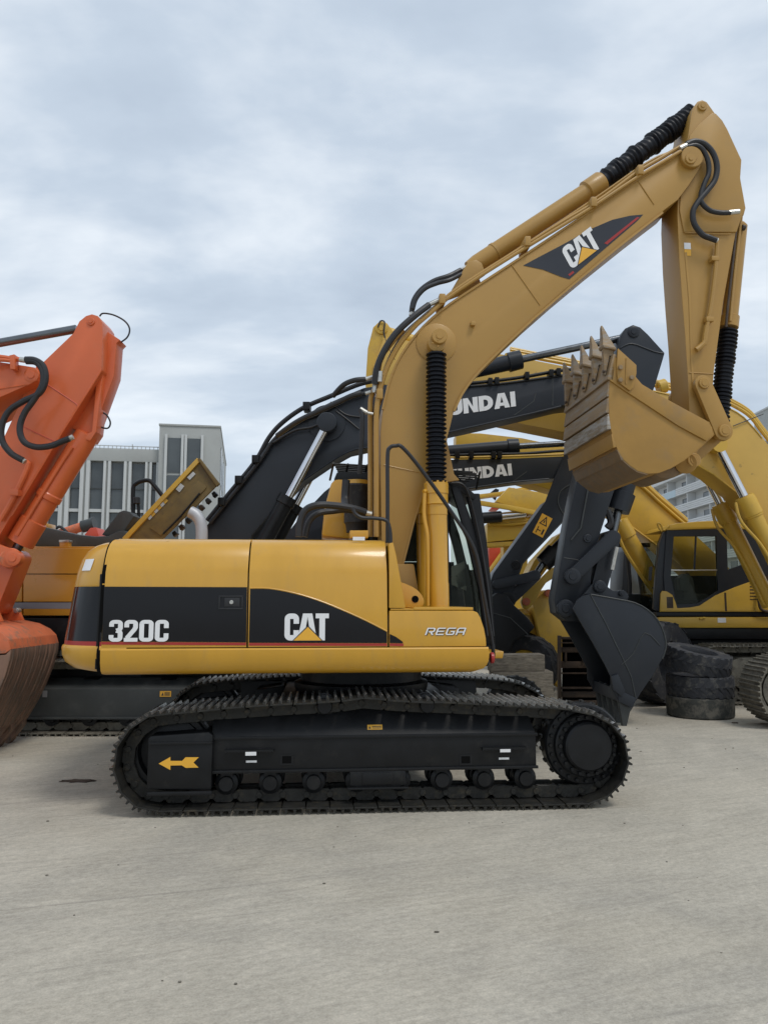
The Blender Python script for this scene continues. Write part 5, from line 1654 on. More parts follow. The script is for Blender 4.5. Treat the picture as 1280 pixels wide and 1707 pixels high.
UPf = [(-25, 1012), (0, 1008), (20, 1018), (38, 1033), (66, 1039), (84, 1048), (94, 1058), (98, 1072)]
LOf = [(98, 1072), (97, 1085), (90, 1110), (78, 1140), (62, 1172), (46, 1198), (34, 1212)]
up_ = OR.poly(UPf, yf); lo_ = OR.poly(LOf, yf)
mk('top_shell', prism(up_ + OR.poly([(90, 1078), (-60, 1086), (-66, 1030)], yf), yn - .004, yf + .004, .006), 'orange_worn', bk2)
mk('heel_shell', prism(lo_ + OR.poly([(0, 1200), (-50, 1150), (-66, 1088), (90, 1080)], yf), yn, yf, .006), 'rusty_earth', bk2)
for k in range(9):      # worn ribs of the heel
    y = yn + .06 + (yf - yn - .12) * k / 8 + random.uniform(-.03, .03); hw = random.uniform(.015, .045); pr = random.uniform(.004, .012)
    a = [(x + pr, z + .003) for x, z in lo_]
    mk('heel_rib', prism(a + [(x - .02, z) for x, z in lo_[::-1]], y - hw, y + hw, .003), 'rusty_earth', bk2)
for k in range(5):
    y = yn + .08 + (yf - yn - .16) * k / 4
    q = OR.poly([(46, 1196), (30, 1200), (20, 1222), (17, 1238), (22, 1239), (34, 1222), (46, 1206)], yf)
    mk('tooth', prism(q, y - .055, y + .055, .01), 'rusty_earth', bk2)
mk('hinge_ear', prism(OR.poly([(-30, 1010), (0, 998), (16, 1012), (34, 1020), (40, 1034), (0, 1036)], .25), .22, .27, .006), 'orange', bk2)
mk('hinge_ear', prism(OR.poly([(-30, 1010), (0, 998), (16, 1012), (34, 1020), (40, 1034), (0, 1036)], .25), -.27, -.22, .006), 'orange', bk2)
fpin(OR, (28, 1018), .2, .03, .02, 'bolt', 'fitting', bk2)
# the rest of it stands outside the picture
for s in (-1, 1):
    plain_track(OR, E2, -6.6, -2.6, .93, s * 1.1, s, 45, ('track_dusty', 'track_worn', 'black_paint'))
mk('upper_body', prism([(-7.3, 1.1), (-3.4, 1.1), (-3.3, 1.4), (-3.6, 2.1), (-7.0, 2.1), (-7.3, 1.8)], -1.35, 1.35, .06), 'orange', E2)
mk('slewing_ring', lathe((-4.6, 0, .6), (-4.6, 0, 1.12), [(0, .6), (.52, .6)], 30), 'black_paint', E2)

# ---- second dark-boomed excavator farther back
H2 = Frame(0.0, 13.8, 0)
E3 = thing('dark_boom_excavator', 'second dark slate boom and arm lower and farther back, yellow warning sticker on the arm', 'excavator', H2)
bh2 = fp(H2, [(455, 960), (470, 900), (500, 862), (540, 820), (580, 788), (620, 770), (680, 764), (760, 766), (860, 764), (948, 760), (985, 764), (996, 780), (985, 795), (950, 796), (915, 798), (860, 803), (787, 813), (740, 822), (680, 836), (620, 858), (580, 890), (550, 960)], -.25, .25, 'boom', 'slate_paint', E3, .012)
lipF(H2, [(915, 798), (860, 803), (787, 813), (740, 822)], -.25, 0, .014, 'bottom_flange', 'slate_paint', bh2)
lipF(H2, [(850, 806), (878, 786)], -.252, 0, .006, 'weld_seam', 'grey_panel', bh2)
b0 = H2.p(854, 792, -.254); u0 = b0 - H2.p(765, 801, -.254)
hgt = H2.p(851, 772.5, -.254) - H2.p(853, 792, -.254)
Uv = u0 / ulen
mk('maker_name', flat(WORDM[0], b0 - Uv * WORDM[1], Uv, hgt), 'white_decal', bh2, smooth=0)
ft(H2, [(740, 759), (800, 757), (870, 756), (945, 751), (985, 755)], -.2, .026, 'pipe', 'black_paint', bh2)
ft(H2, [(740, 763), (830, 761), (945, 757)], -.25, .02, 'pipe', 'yellow_far', bh2)
for px in (822, 832, 762, 785):
    c = H2.p(px, 759, -.22)
    mk('pipe_clamp', box((c.x - .04, -.3, c.z - .06), (c.x + .04, -.1, c.z + .06), .006), 'black_paint', bh2)
sc2 = part_empty('stick_cylinder', E3)
p0, p1 = H2.p(740, 754, 0), H2.p(864, 744, 0); L_ = (p1 - p0).length
mk('barrel', lathe(p0, p1, [(0, .12), (L_ - .2, .12), (L_ - .19, .15), (L_, .14), (L_, .05)], 20), 'slate_paint', sc2)
mk('rod', cyl(p1, H2.p(965, 738, 0), .055, 14), 'rod_dark', sc2)
s2 = fp(H2, [(955, 720), (990, 735), (996, 770), (985, 810), (960, 850), (937, 872), (872, 940), (856, 985), (838, 1010), (818, 1005), (812, 985), (822, 956), (864, 898), (909, 836), (923, 800), (940, 760)], -.31, -.255, 'stick_cheek', 'slate_paint', E3, .01)
s2b = fp(H2, [(940, 820), (960, 850), (937, 872), (872, 940), (856, 985), (838, 1010), (818, 1005), (812, 985), (822, 956), (864, 898), (909, 836)], -.255, .25, 'stick', 'slate_paint', E3, .01)
lipF(H2, [(937, 870), (905, 902), (872, 938)], -.315, 0, .010, 'weld_seam', 'grey_panel', s2)
lipF(H2, dens([(955, 805), (935, 818), (930, 838), (940, 858), (955, 868)], 3, False), -.315, 0, .010, 'joint_ring', 'grey_panel', s2)
fpin(H2, (860, 942), -.31, .08, .02, 'pin', 'black_paint', s2)
fpin(H2, (846, 1000), -.33, .14, .04, 'bucket_pin', 'black_paint', s2)
Cst = H2.p(904, 876, -.318)
ux_ = (H2.p(917, 862, -.318) - H2.p(901, 893, -.318)).normalized(); uy_ = Vector((-ux_.z, 0, ux_.x))
pl_ = [[(-.19, -.10), (.19, -.10), (.19, .10), (-.19, .10)]]
stk = mk('warning_sticker', flat(pl_, Cst, ux_, uy_), 'yellow_decal', s2, smooth=0)
tri = ribbon([(.02, .06), (.02, -.06), (.16, 0)], .016, True) + [[(.05, -.008), (.10, -.008), (.10, .012), (.05, .012)]] + ribbon([(-.16, .05), (-.04, .05)], .014) + ribbon([(-.10, .05), (-.10, -.02)], .014) + [[(-.15, -.07), (-.05, -.07), (-.05, -.04), (-.15, -.04)]]
mk('sticker_print', flat(tri, Cst, ux_, uy_, .002), 'black_decal', stk, smooth=0)
lk = part_empty('bucket_linkage', E3)
xz2 = lambda px, py, y: (lambda v: (v.x, v.z))(H2.p(px, py, y))
mk('idler_arm', strap_link(xz2(892, 960, -.36), xz2(828, 974, -.36), .085, .08, -.40, -.33), 'slate_paint', lk)
mk('power_link', strap_link(xz2(892, 960, -.15), xz2(850, 1000, -.15), .1, .1, -.15, .15), 'slate_paint', lk)
bc2 = part_empty('bucket_cylinder', E3)
p0, p1 = H2.p(985, 860, -.0), H2.p(905, 940, -.0); L_ = (p1 - p0).length
mk('barrel', lathe(p0, p1, [(0, .12), (L_ - .32, .12), (L_ - .31, .17), (L_, .16), (L_, .05)], 20), 'black_paint', bc2)
mk('rod', cyl(p1, H2.p(892, 960, 0), .06, 14), 'rod_dark', bc2)
mk('upper_body', prism([(-5.2, 1.1), (-1.3, 1.1), (-1.3, 1.5), (-1.8, 2.1), (-5.0, 2.1), (-5.2, 1.8)], -1.35, 1.35, .06), 'amber', E3)
mk('slewing_ring', lathe((-2.6, 0, .6), (-2.6, 0, 1.12), [(0, .6), (.52, .6)], 30), 'black_paint', E3)
for s in (-1, 1):
    plain_track(H2, E3, -4.7, -.6, .93, s * 1.08, s, 45, ('track_dusty', 'track_worn', 'black_paint'))
bk3 = part_empty('bucket', E3)
q = [(812, 1000), (828, 988), (845, 992), (858, 1010), (880, 1030), (892, 1046), (880, 1058), (858, 1068), (840, 1110), (812, 1100)]
fp(H2, q, -.6, .6, 'shell', 'black_paint', bk3, .03)
lipF(H2, [(822, 1022), (850, 1030), (880, 1058)], -.602, 0, .008, 'weld_seam', 'grey_panel', bk3)

# ---- yellow excavator with its boom crossing behind, body outside the picture at the right
EF = Frame(6.9, 12.1, 0)
E4 = thing('yellow_excavator', 'yellow excavator whose chipped boom and chrome cylinders cross in front of the cab at right', 'excavator', EF)
yb0, yb1 = -.28, .28
BE = [(640, 562), (655, 562), (700, 572), (850, 592), (960, 614), (1080, 648), (1150, 662), (1190, 668), (1216, 679), (1240, 694), (1270, 728), (1300, 765), (1390, 900), (1440, 1000), (1420, 1030), (1380, 1020), (1340, 950), (1280, 880), (1230, 822), (1190, 790), (1152, 767), (1080, 748), (939, 720), (867, 706), (790, 690), (700, 668), (640, 640), (622, 610)]
be = fp(EF, BE, yb0, yb1, 'boom', 'yellow_chipped', E4, .012)
lipF(EF, [(1150, 768), (1190, 791), (1230, 823), (1280, 881)], yb0, 0, .012, 'bottom_flange', 'yellow_far', be)
lipF(EF, dens([(960, 616), (1080, 650), (1150, 664), (1190, 670), (1216, 681), (1240, 696), (1270, 730)], 2, False), yb0, 0, .012, 'top_flange', 'yellow_far', be)
lipF(EF, [(1222, 710), (1272, 690)], yb0 - .02, 0, .008, 'cable', 'hose', be)
for k, (r, y, dy) in enumerate(((.03, -.2, 0), (.026, -.1, -5), (.026, .05, -8))):
    ft(EF, [(1080, 640 + dy), (1150, 655 + dy), (1190, 662 + dy), (1222, 676 + dy), (1250, 694 + dy), (1272, 722 + dy), (1310, 770 + dy)], y, r, 'pipe', 'yellow_far', be)
    ft(EF, [(850, 588 + dy), (900, 598 + dy), (960, 610 + dy), (1080, 640 + dy)], y, r, 'pipe', 'yellow_far', be)
fc(EF, (1096, 646), (1110, 642), -.2, .11, 'pipe_joint', 'yellow_far', be, 20)
se = part_empty('stick', E4)
fp(EF, [(611, 650), (609, 640), (613, 580), (622, 545), (634, 534), (645, 538), (655, 552), (664, 590), (662, 650), (650, 760), (640, 900), (622, 900), (614, 760)], -.22, .22, 'box_section', 'yellow_far', se, .012)
fpin(EF, (636, 547), -.22, .10, .02, 'pin', 'yellow_far', se)
ft(EF, [(630, 545), (634, 535), (641, 537), (640, 556), (648, 580), (658, 600)], -.27, .012, 'grease_line', 'hose', se)
fc(EF, (640, 552), (760, 590), 0, .09, 'stick_cylinder', 'yellow_far', E4, 18)
for s, nm in ((-.42, 'boom_cylinder'), (.42, 'boom_cylinder')):
    cy = part_empty(nm, E4)
    f = lambda px, py: (lambda v: Vector((v.x, s, v.z)))(EF.p(px, py, -.42))
    p0, p1, p2 = f(1196, 742), f(1240, 828), f(1330, 1010)
    mk('rod', cyl(p0, p1, .068, 20), 'chrome', cy)
    L_ = (p2 - p1).length
    mk('barrel', lathe(p1, p2, [(0, .06), (.0, .135), (.06, .15), (.30, .15), (.31, .14), (.33, .14), (.34, .125), (L_, .125)], 26), 'yellow_far', cy)
    mk('rod_eye', lathe(p0 + Vector((0, -.08, 0)), p0 + Vector((0, .1, 0)), [(0, 0), (0, .12), (.18, .12), (.18, 0)], 20), 'yellow_far', cy)
    pts = [p1 + Vector((-.17, -.08, -.1)), p1 + Vector((-.1, -.1, -.4)), p1 + (p2 - p1) * .5 + Vector((-.14, -.1, 0)), p2 + Vector((-.14, -.1, 0))]
    mk('oil_pipe', tube(pts, .024, 8, 6), 'yellow_far', cy)
xe = EF.p(1262, 1160, -1.9).x
for yy, s in ((-1.6, -1), (.72, 1)):
    plain_track(EF, E4, xe, xe + 4.6, .95, yy, s, 49, ('track_dusty', 'track_dusty', 'track_dusty'), 'dusty grey crawler track at the right edge')
mk('upper_body', prism([(1.0, 1.1), (5.2, 1.1), (5.2, 2.2), (2.0, 2.2), (1.0, 1.5)], -1.6, .9, .06), 'yellow_far', E4)
mk('slewing_ring', lathe((1.6, -.4, .4), (1.6, -.4, 1.12), [(0, .6), (.72, .6)], 30), 'black_paint', E4)
mk('car_body', box((.6, -1.4, .35), (2.6, .6, .8), .04), 'track_dusty', E4)

# ---- yellow excavator with the dark-framed cab, right background
DF = Frame(6.4, 14.6, 0)
E5 = thing('yellow_excavator', 'yellow excavator with dark-framed glazed cab behind the tyre stack', 'excavator', DF)
yc = -1.4
bd = part_empty('upper_body', E5)
fp(DF, [(1098, 1029), (1500, 1029), (1500, 1047), (1104, 1047), (1098, 1040)], yc, 1.3, 'deck_beam', 'yellow_far', bd, .02)
fp(DF, [(1104, 1047), (1500, 1047), (1500, 1066), (1120, 1066)], yc + .1, 1.2, 'under_frame', 'black_paint', bd, .02)
fp(DF, [(1110, 1067), (1500, 1067), (1500, 1110), (1130, 1110)], -.78, 1.2, 'lower_frame', 'black_paint', bd, .02)
fp(DF, [(1094, 1021), (1500, 1019), (1500, 1028), (1094, 1028)], yc + .03, 1.28, 'deck_gap', 'black_paint', bd, .006)
SW = [(1100, 1020), (1101, 990), (1104, 985), (1112, 986), (1121, 992), (1126, 1004), (1129, 1014), (1150, 1013), (1166, 1010), (1178, 1002), (1192, 993), (1208, 986), (1225, 979), (1250, 970), (1275, 962), (1300, 958), (1500, 955), (1500, 1020)]
fp(DF, SW, yc, yc + .05, 'side_panel', 'yellow_far', bd, .01)
fp(DF, [(1290, 960), (1500, 957), (1500, 1020), (1290, 1020)], yc + .05, 1.25, 'engine_housing', 'yellow_far', bd, .02)
cbd = part_empty('cab', E5, 'dark-framed cab with sliding side window')
fp(DF, [(1104, 884), (1112, 876), (1130, 872), (1165, 869), (1190, 868), (1215, 873), (1240, 873), (1290, 876), (1290, 884), (1200, 881), (1112, 884)], yc, -.45, 'roof', 'yellow_far', cbd, .02)
def frame_poly(outer, inner, y0, y1, name, m, par):
    bb = B()
    for i in range(len(outer)):
        j = (i + 1) % len(outer)
        prism(DF.poly([outer[i], outer[j], inner[j], inner[i]], y0), y0, y1, 0, bb)
    return mk(name, bb, m, par)
frame_poly([(1110, 1015), (1106, 960), (1111, 884), (1204, 882), (1206, 995), (1165, 1016)], [(1128, 1008), (1118, 960), (1123, 894), (1194, 894), (1197, 985), (1163, 1006)], yc + .01, yc + .07, 'door_frame', 'slate_paint', cbd)
frame_poly([(1205, 998), (1204, 882), (1290, 884), (1290, 962)], [(1213, 950), (1211, 891), (1240, 891), (1254, 935)], yc + .012, yc + .07, 'quarter_frame', 'slate_paint', cbd)
fp(DF, [(1117, 949.5), (1197, 949.5), (1197, 951.5), (1117, 951.5)], yc + .02, yc + .05, 'window_rail', 'fitting', cbd, .004)
fp(DF, [(1159, 894), (1161.5, 894), (1159, 950), (1156.5, 950)], yc + .02, yc + .05, 'window_post', 'slate_paint', cbd, .004)
mk('pane', prism(DF.poly([(1122, 893), (1159, 893), (1156, 950), (1117, 950)], yc + .03), yc + .03, yc + .036, 0), 'cab_glass', cbd)
mk('pane', prism(DF.poly([(1160, 893), (1195, 893), (1197, 950), (1158, 950)], yc + .04), yc + .04, yc + .046, 0), 'cab_glass', cbd)
mk('pane', prism(DF.poly([(1117, 951), (1197, 951), (1198, 986), (1163, 1008), (1127, 1010)], yc + .03), yc + .03, yc + .036, 0), 'cab_glass', cbd)
mk('pane', prism(DF.poly([(1211, 890), (1241, 890), (1256, 936), (1212, 952)], yc + .03), yc + .03, yc + .036, 0), 'cab_glass', cbd)
fp(DF, [(1089, 1015), (1094, 955), (1100, 905), (1106, 886), (1112, 886), (1108, 960), (1104, 1018), (1098, 1020)], yc + .03, yc + .12, 'front_pillar', 'slate_paint', cbd, .01)
mk('windscreen', prism(DF.poly([(1091, 1012), (1096, 955), (1103, 900), (1106, 900), (1100, 955), (1095, 1012)], yc + .12), yc + .12, -.5, 0), 'cab_glass', cbd)
fp(DF, [(1086, 1018), (1092, 960), (1098, 905), (1104, 890), (1108, 890), (1100, 960), (1096, 1018)], -.55, -.45, 'front_pillar', 'slate_paint', cbd, .01)
fp(DF, [(1110, 1000), (1290, 1000), (1290, 1020), (1110, 1020)], yc + .06, -.45, 'floor', 'black_paint', cbd, .01)
fp(DF, [(1205, 884), (1212, 884), (1212, 1000), (1205, 1000)], -.50, -.45, 'inner_pillar', 'slate_paint', cbd, .01)
mk('inner_wall', prism(DF.poly([(1108, 960), (1290, 960), (1290, 1018), (1108, 1018)], -.5), -.5, -.46, 0), 'black_paint', cbd)
fp(DF, [(1138, 985), (1136, 965), (1148, 955), (1156, 965), (1160, 990), (1180, 990), (1184, 1005), (1140, 1008)], -1.1, -.7, 'seat', 'seat_grey', cbd, .03)
fp(DF, [(1133, 964), (1140, 957), (1150, 959), (1148, 985), (1134, 985)], -1.25, -1.1, 'console', 'grey_panel', cbd, .02)
c = DF.p(1116, 1004, yc)
mk('handle_recess', box((c.x - .05, yc - .004, c.z - .1), (c.x + .06, yc + .01, c.z + .09), .01), 'brown_steel', cbd)
for k in range(7):
    mk('vent_slot', box(DF.p(1250, 1000 - k * 5.2, yc - .004), DF.p(1269 - (k > 5) * 3, 998.5 - k * 5.4, yc + .01)), 'brown_steel', bd)
ft(DF, [(1280, 960), (1276, 975), (1266, 985), (1265, 1005), (1272, 1018), (1300, 1020)], yc - .06, .025, 'hose', 'brown_steel', bd)
mk('panel_gap', box(DF.p(1208.5, 1019, yc - .003), DF.p(1209.7, 988, yc + .01)), 'brown_steel', bd)
b = flat([[(-.07, -.04), (.07, -.04), (.07, .04), (-.07, .04)]], DF.p(1203, 1034, yc - .004), UX, UZ); mk('deck_label', b, 'white_decal', bd, smooth=0)
fc(DF, (1166, 1032), (1175, 1030), yc - .02, .02, 'tie_hook', 'yellow_far', bd, 8)
ft(DF, [(1103, 886), (1098, 880), (1096, 873), (1101, 874), (1106, 884), (1116, 876)], yc, .016, 'mirror_arm', 'yellow_far', cbd)
fp(DF, [(1083, 945), (1088, 944), (1086, 968), (1082, 968)], yc - .05, yc, 'mirror', 'black_plastic', cbd, .01)
bmD = fp(DF, [(760, 722), (800, 722), (870, 730), (945, 746), (1000, 770), (1062, 806), (1138, 872), (1200, 930), (1240, 975), (1230, 1010), (1180, 985), (1090, 905), (1040, 868), (985, 840), (930, 820), (860, 800), (800, 782), (760, 770)], -.28, .28, 'boom', 'yellow_far', E5, .012)
for dy, r, y in ((-4, .04, -.22), (3, .03, -.3), (-8, .03, .0)):
    ft(DF, [(945, 742 + dy), (1000, 766 + dy), (1062, 802 + dy), (1100, 835 + dy), (1145, 874 + dy)], y, r, 'pipe', 'yellow_far', bmD)
lipF(DF, [(985, 841), (1040, 869), (1090, 906), (1130, 940)], -.28, 0, .02, 'bottom_flange', 'yellow_far', bmD)
cy = part_empty('boom_cylinder', E5)
p0, p1 = DF.p(1030, 868, -.42), DF.p(1092, 975, -.42); L_ = (p1 - p0).length
mk('barrel', lathe(p0, p1, [(0, .08), (.02, .17), (.35, .17), (.36, .15), (L_, .15)], 24), 'yellow_far', cy)
mk('rod', cyl(DF.p(985, 790, -.42), p0, .07, 16), 'chrome', cy)
ft(DF, [(1028, 885), (1040, 915), (1065, 955), (1090, 990)], -.58, .03, 'oil_pipe', 'yellow_far', cy)
fp(DF, [(1030, 905), (1084, 905), (1084, 912), (1030, 912)], -.2, -.1, 'cross_bar', 'slate_paint', E5, .01)
for pts in ([(1046, 925), (1050, 980), (1046, 1010)], [(1060, 920), (1066, 960), (1072, 1000)], [(1075, 930), (1070, 970), (1080, 1005)]):
    ft(DF, pts, -.1, .04, 'hose', 'hose', E5)
fp(DF, [(1030, 990), (1095, 990), (1098, 1050), (1030, 1050)], -.3, .6, 'front_frame', 'black_paint', E5, .03)
xa, xb = DF.p(1112, 1080, -1.4).x, DF.p(1112, 1080, -1.4).x + 4.2
ztD = DF.p(1180, 1083, -1.4).z
plain_track(DF, E5, xa, xb, ztD, -1.1, -1, 43, ('track_dusty', 'track_worn', 'slate_paint'))
plain_track(DF, E5, xa, xb, ztD, 1.1, 1, 43, ('track_dusty', 'track_worn', 'slate_paint'))
fp(DF, [(1188, 1112), (1240, 1101), (1320, 1095), (1320, 1160), (1188, 1160)], -1.46, -1.42, 'track_guard', 'slate_paint', E5, .01)

# ---- yellow wheel loader with its raised arm
LF = Frame(2.9, 14.9, 0)
E7 = thing('wheel_loader', 'bright yellow wheel loader arm and front wheel behind the wooden blocks', 'wheel loader', LF)
fp(LF, [(887, 1004), (896, 996), (908, 986), (916, 983), (925, 988), (928, 1000), (960, 1030), (990, 1060), (985, 1110), (935, 1112), (929, 1147), (920, 1118), (906, 1080), (897, 1052)], -.5, .5, 'lift_arm', 'yellow_far', E7, .02)
fp(LF, [(868, 1004), (871, 992), (884, 980), (900, 966), (916, 950), (930, 942), (935, 956), (910, 972), (898, 990), (890, 1006), (880, 1016), (872, 1014)], -.62, -.5, 'bell_crank', 'yellow_far', E7, .02)
fp(LF, [(866, 985), (890, 935), (930, 892), (975, 868), (980, 888), (930, 925), (905, 958), (885, 985)], -.3, .3, 'upper_arm', 'yellow_far', E7, .02)
for px, py in ((877, 1003), (914, 989)):
    fpin(LF, (px, py), -.62, .07, .03, 'pin', 'orange_worn', E7)
fp(LF, [(860, 1016), (878, 1014), (884, 1024), (896, 1060), (884, 1055), (868, 1035)], -.3, .3, 'bracket', 'yellow_far', E7, .02)
fp(LF, [(830, 1040), (890, 1050), (900, 1080), (905, 1140), (840, 1140)], -.2, .6, 'axle_housing', 'black_paint', E7, .03)
lipF(LF, [(868, 1022), (884, 1026)], -.31, 0, .02, 'grab_bar', 'yellow_far', E7)

def tyre_mesh(ro, ri, wd, lugs, name, ang=.32):
    bm = B()
    h = wd / 2
    prof = [(-h * .72, ri), (-h * .95, ri * 1.06), (-h * 1.0, (ro + ri) / 2), (-h * .97, ro * .93), (-h * .86, ro * .965), (0, ro * .975), (h * .86, ro * .965), (h * .97, ro * .93), (h, (ro + ri) / 2), (h * .95, ri * 1.06), (h * .72, ri), (h * .5, ri * .97), (-h * .5, ri * .97), (-h * .72, ri)]
    n = 48
    rings = [[bm.verts.new((r * math.cos(2 * math.pi * k / n), r * math.sin(2 * math.pi * k / n), z)) for k in range(n)] for z, r in prof[:-1]]
    rings.append(rings[0])
    for a, c_ in zip(rings, rings[1:]):
        for k in range(n):
            k2 = (k + 1) % n
            bm.faces.new((a[k], c_[k], c_[k2], a[k2]))
    for k in range(lugs):
        for sgn in (-1, 1):
            a0 = 2 * math.pi * (k + (.5 if sgn > 0 else 0)) / lugs
            vs_ = []
            wl_ = 2 * math.pi / lugs * .25
            for (z, da) in ((sgn * h * 1.0, ang), (sgn * h * .05, 0)):
                for rr in (ro * .945, ro * 1.0 if abs(z) < h * .9 else ro * .975):
                    for dd in (-wl_, wl_):
                        t = a0 + da + dd
                        vs_.append(bm.verts.new((rr * math.cos(t), rr * math.sin(t), z)))
            # order: outer-lo(-,+), outer-hi(-,+), inner-lo, inner-hi
            A0, A1, B0, B1, C0, C1, D0, D1 = vs_
            for f in ((A0, A1, B1, B0), (C0, D0, D1, C1), (A0, B0, D0, C0), (A1, C1, D1, B1), (B0, B1, D1, D0), (A0, C0, C1, A1)):
                bm.faces.new(f)
    bmesh.ops.recalc_face_normals(bm, faces=bm.faces[:])
    return bm
wt = mk('tyre', tyre_mesh(.53, .28, .46, 14, 't'), 'tyre', E7)
c = LF.p(880, 1108, -.95)
wt.location = (c.x, -.95, .51); wt.rotation_euler = (R(90), 0, R(-30))
wr = mk('rim', lathe((0, 0, -.2), (0, 0, .2), [(0, 0), (0, .22), (.02, .275), (.38, .275), (.4, .22), (.4, 0)], 28), 'yellow_far', E7)
wr.location = wt.location; wr.rotation_euler = wt.rotation_euler

# ---- stack of three old tyres and a large tyre standing behind
TS = Frame(0, 11.4, 0)
tc_ = TS.p(1170, 1200, 0)
for k, (zc_, m, lab, dx, tl) in enumerate(((.145, 'tyre_old', 'bald worn tyre at the bottom of the tyre stack', .0, 0), (.435, 'tyre', 'black tyre in the middle of the tyre stack', .012, R(1)), (.79, 'tyre', 'black tyre lying on top of the tyre stack', -.01, R(13)))):
    th = thing('loose_tyre', lab, 'tyre', loc=(tc_.x + dx, 11.45, zc_), group='tyres stacked on the ground')
    o = mk('rubber_casing', tyre_mesh(.47 if k else .475, .25, .29, 22 if k else 0, 't'), m, th)
    o.rotation_euler = (tl, 0, k * .4)
bigt = thing('large_tyre', 'large deep-lugged tyre standing upright behind the dark bucket', 'tyre', loc=(TS.p(1098, 1100, 1.3).x, 12.75, .66))
o = mk('rubber_casing', tyre_mesh(.66, .33, .52, 16, 't'), 'tyre', bigt)
o.rotation_euler = (R(90), 0, R(38))

# ---- wooden blocks
WF = Frame(2.0, 10.3, 0)
for pts, y0, y1, lab in (([(822, 1121), (922, 1120), (923, 1207), (822, 1207)], -.12, .3, 'weathered wooden block at the bottom behind the far track'), ([(818, 1092.5), (908, 1091.5), (908.5, 1120), (818, 1121)], -.10, .25, 'weathered wooden block lying on top of the other block')):
    c = WF.p((pts[0][0] + pts[1][0]) / 2, pts[2][1], 0)
    o = mk('wooden_block', prism(WF.poly(pts, y0), y0, y1, .012), 'wood')
    o.location = WF.o
    o['label'] = lab; o['category'] = 'timber'; o['group'] = 'wooden blocks'

# ---- brown steel rack
RF = Frame(2.7, 12.3, 0)
E8 = thing('steel_rack', 'dark brown steel rack with horizontal slats behind the dark bucket', 'rack', RF)
fp(RF, [(931, 1060), (936, 1060), (936, 1177), (931, 1177)], -.05, .05, 'upright', 'brown_steel', E8, .006)
fp(RF, [(1040, 1060), (1045, 1060), (1045, 1177), (1040, 1177)], -.05, .05, 'upright', 'brown_steel', E8, .006)
for py, h in ((1062, 4), (1071, 2), (1079, 9), (1103, 11), (1122, 2), (1146, 3), (1153, 10), (1168, 8)):
    fp(RF, [(936.5, py), (1039.5, py), (1039.5, py + h), (936.5, py + h)], -.04 if h < 5 else -.0, .04, 'slat', 'brown_steel', E8, .005)
for px in (942, 971):
    fp(RF, [(px, 1088), (px + 3, 1088), (px + 3, 1103), (px, 1103)], -.03, .03, 'post', 'brown_steel', E8, .004)
mk('back_panel', prism(RF.poly([(937, 1062), (1039, 1062), (1039, 1175), (937, 1175)], .08), .08, .1, 0), 'seam_shade_black', E8)

# ------------------------------------------------------------------ farther machines glimpsed between the booms
KF = Frame(3.0, 18.0, 0)
E9 = thing('yellow_excavator', 'distant yellow excavator boom sloping right, seen just right of the cab', 'excavator', KF)
k1 = fp(KF, [(826, 836), (848, 812), (935, 826), (920, 862), (890, 858)], -.3, .3, 'boom', 'yellow_far', E9, .02)
fp(KF, [(780, 826), (830, 820), (935, 800), (935, 806), (830, 826), (782, 833)], .4, .7, 'pipe_rail', 'yellow_far', E9, .01)
fp(KF, [(800, 834), (850, 842), (900, 852), (900, 860), (850, 850), (800, 842)], -.45, -.35, 'stick_rail', 'yellow_far', E9, .01)
fp(KF, [(812, 872), (900, 868), (905, 895), (812, 904)], -.1, .4, 'lower_boom', 'yellow_far', E9, .02)
for py, x0 in ((866, 808), (869, 812), (873, 815)):
    ft(KF, [(x0, py), (850, py + 1), (888, py - 3)], -.2, .03, 'pipe', 'yellow_far', E9)
fc(KF, (835, 861), (876, 856), -.3, .09, 'cylinder_rod', 'chrome', E9, 14)
fc(KF, (800, 864), (836, 861), -.3, .13, 'cylinder_gland', 'black_paint', E9, 16)
fp(KF, [(812, 905), (860, 902), (850, 910), (812, 912)], -.1, .4, 'flange', 'yellow_far', E9, .01)
mk('mast', prism(KF.poly([(840, 860), (880, 860), (880, 1114), (840, 1114)], .3), .35, .9, .02), 'yellow_far', E9)
RD = Frame(3.4, 20.0, 0)
E10 = thing('red_excavator', 'distant red machine boom glimpsed between dark cab and dark arm', 'excavator', RD)
fp(RD, [(818, 848), (850, 813), (858, 813), (845, 835), (830, 850)], -.3, .3, 'boom', 'red_far', E10, .02)
fp(RD, [(815, 908), (845, 908), (828, 935), (815, 950)], -.3, .3, 'stick', 'red_far', E10, .02)
ft(RD, [(815, 955), (832, 930), (850, 905)], -.35, .06, 'pipe', 'yellow_far', E10)
mk('body', prism(RD.poly([(760, 950), (860, 950), (860, 1102), (760, 1102)], .4), .4, 1.2, .04), 'black_paint', E10)
fp(RD, [(815, 823), (826, 814), (832, 816), (826, 834)], .9, 1.0, 'cab_post', 'black_paint', E10, .01)
LB = Frame(-6.4, 16.5, 0)
E11 = thing('orange_excavator', 'distant orange machine with pink cylinder poking up behind the amber body', 'excavator', LB)
p0, p1, p2 = LB.p(100, 890, 0), LB.p(137, 878, 0), LB.p(158, 873, 0)
mk('cylinder', lathe(p0, p1, [(0, .10), ((p1 - p0).length, .10)], 18), 'orange_worn', E11)
mk('gland', lathe(p1, p2, [(0, .13), ((p2 - p1).length * .6, .13), ((p2 - p1).length, .16)], 18), 'grey_panel', E11)
ft(LB, [(90, 886), (98, 878), (106, 882), (112, 888)], -.1, .03, 'hose', 'hose', E11)
fp(LB, [(140, 892), (150, 880), (160, 879), (166, 896)], -.2, .3, 'bracket', 'red_far', E11, .02)
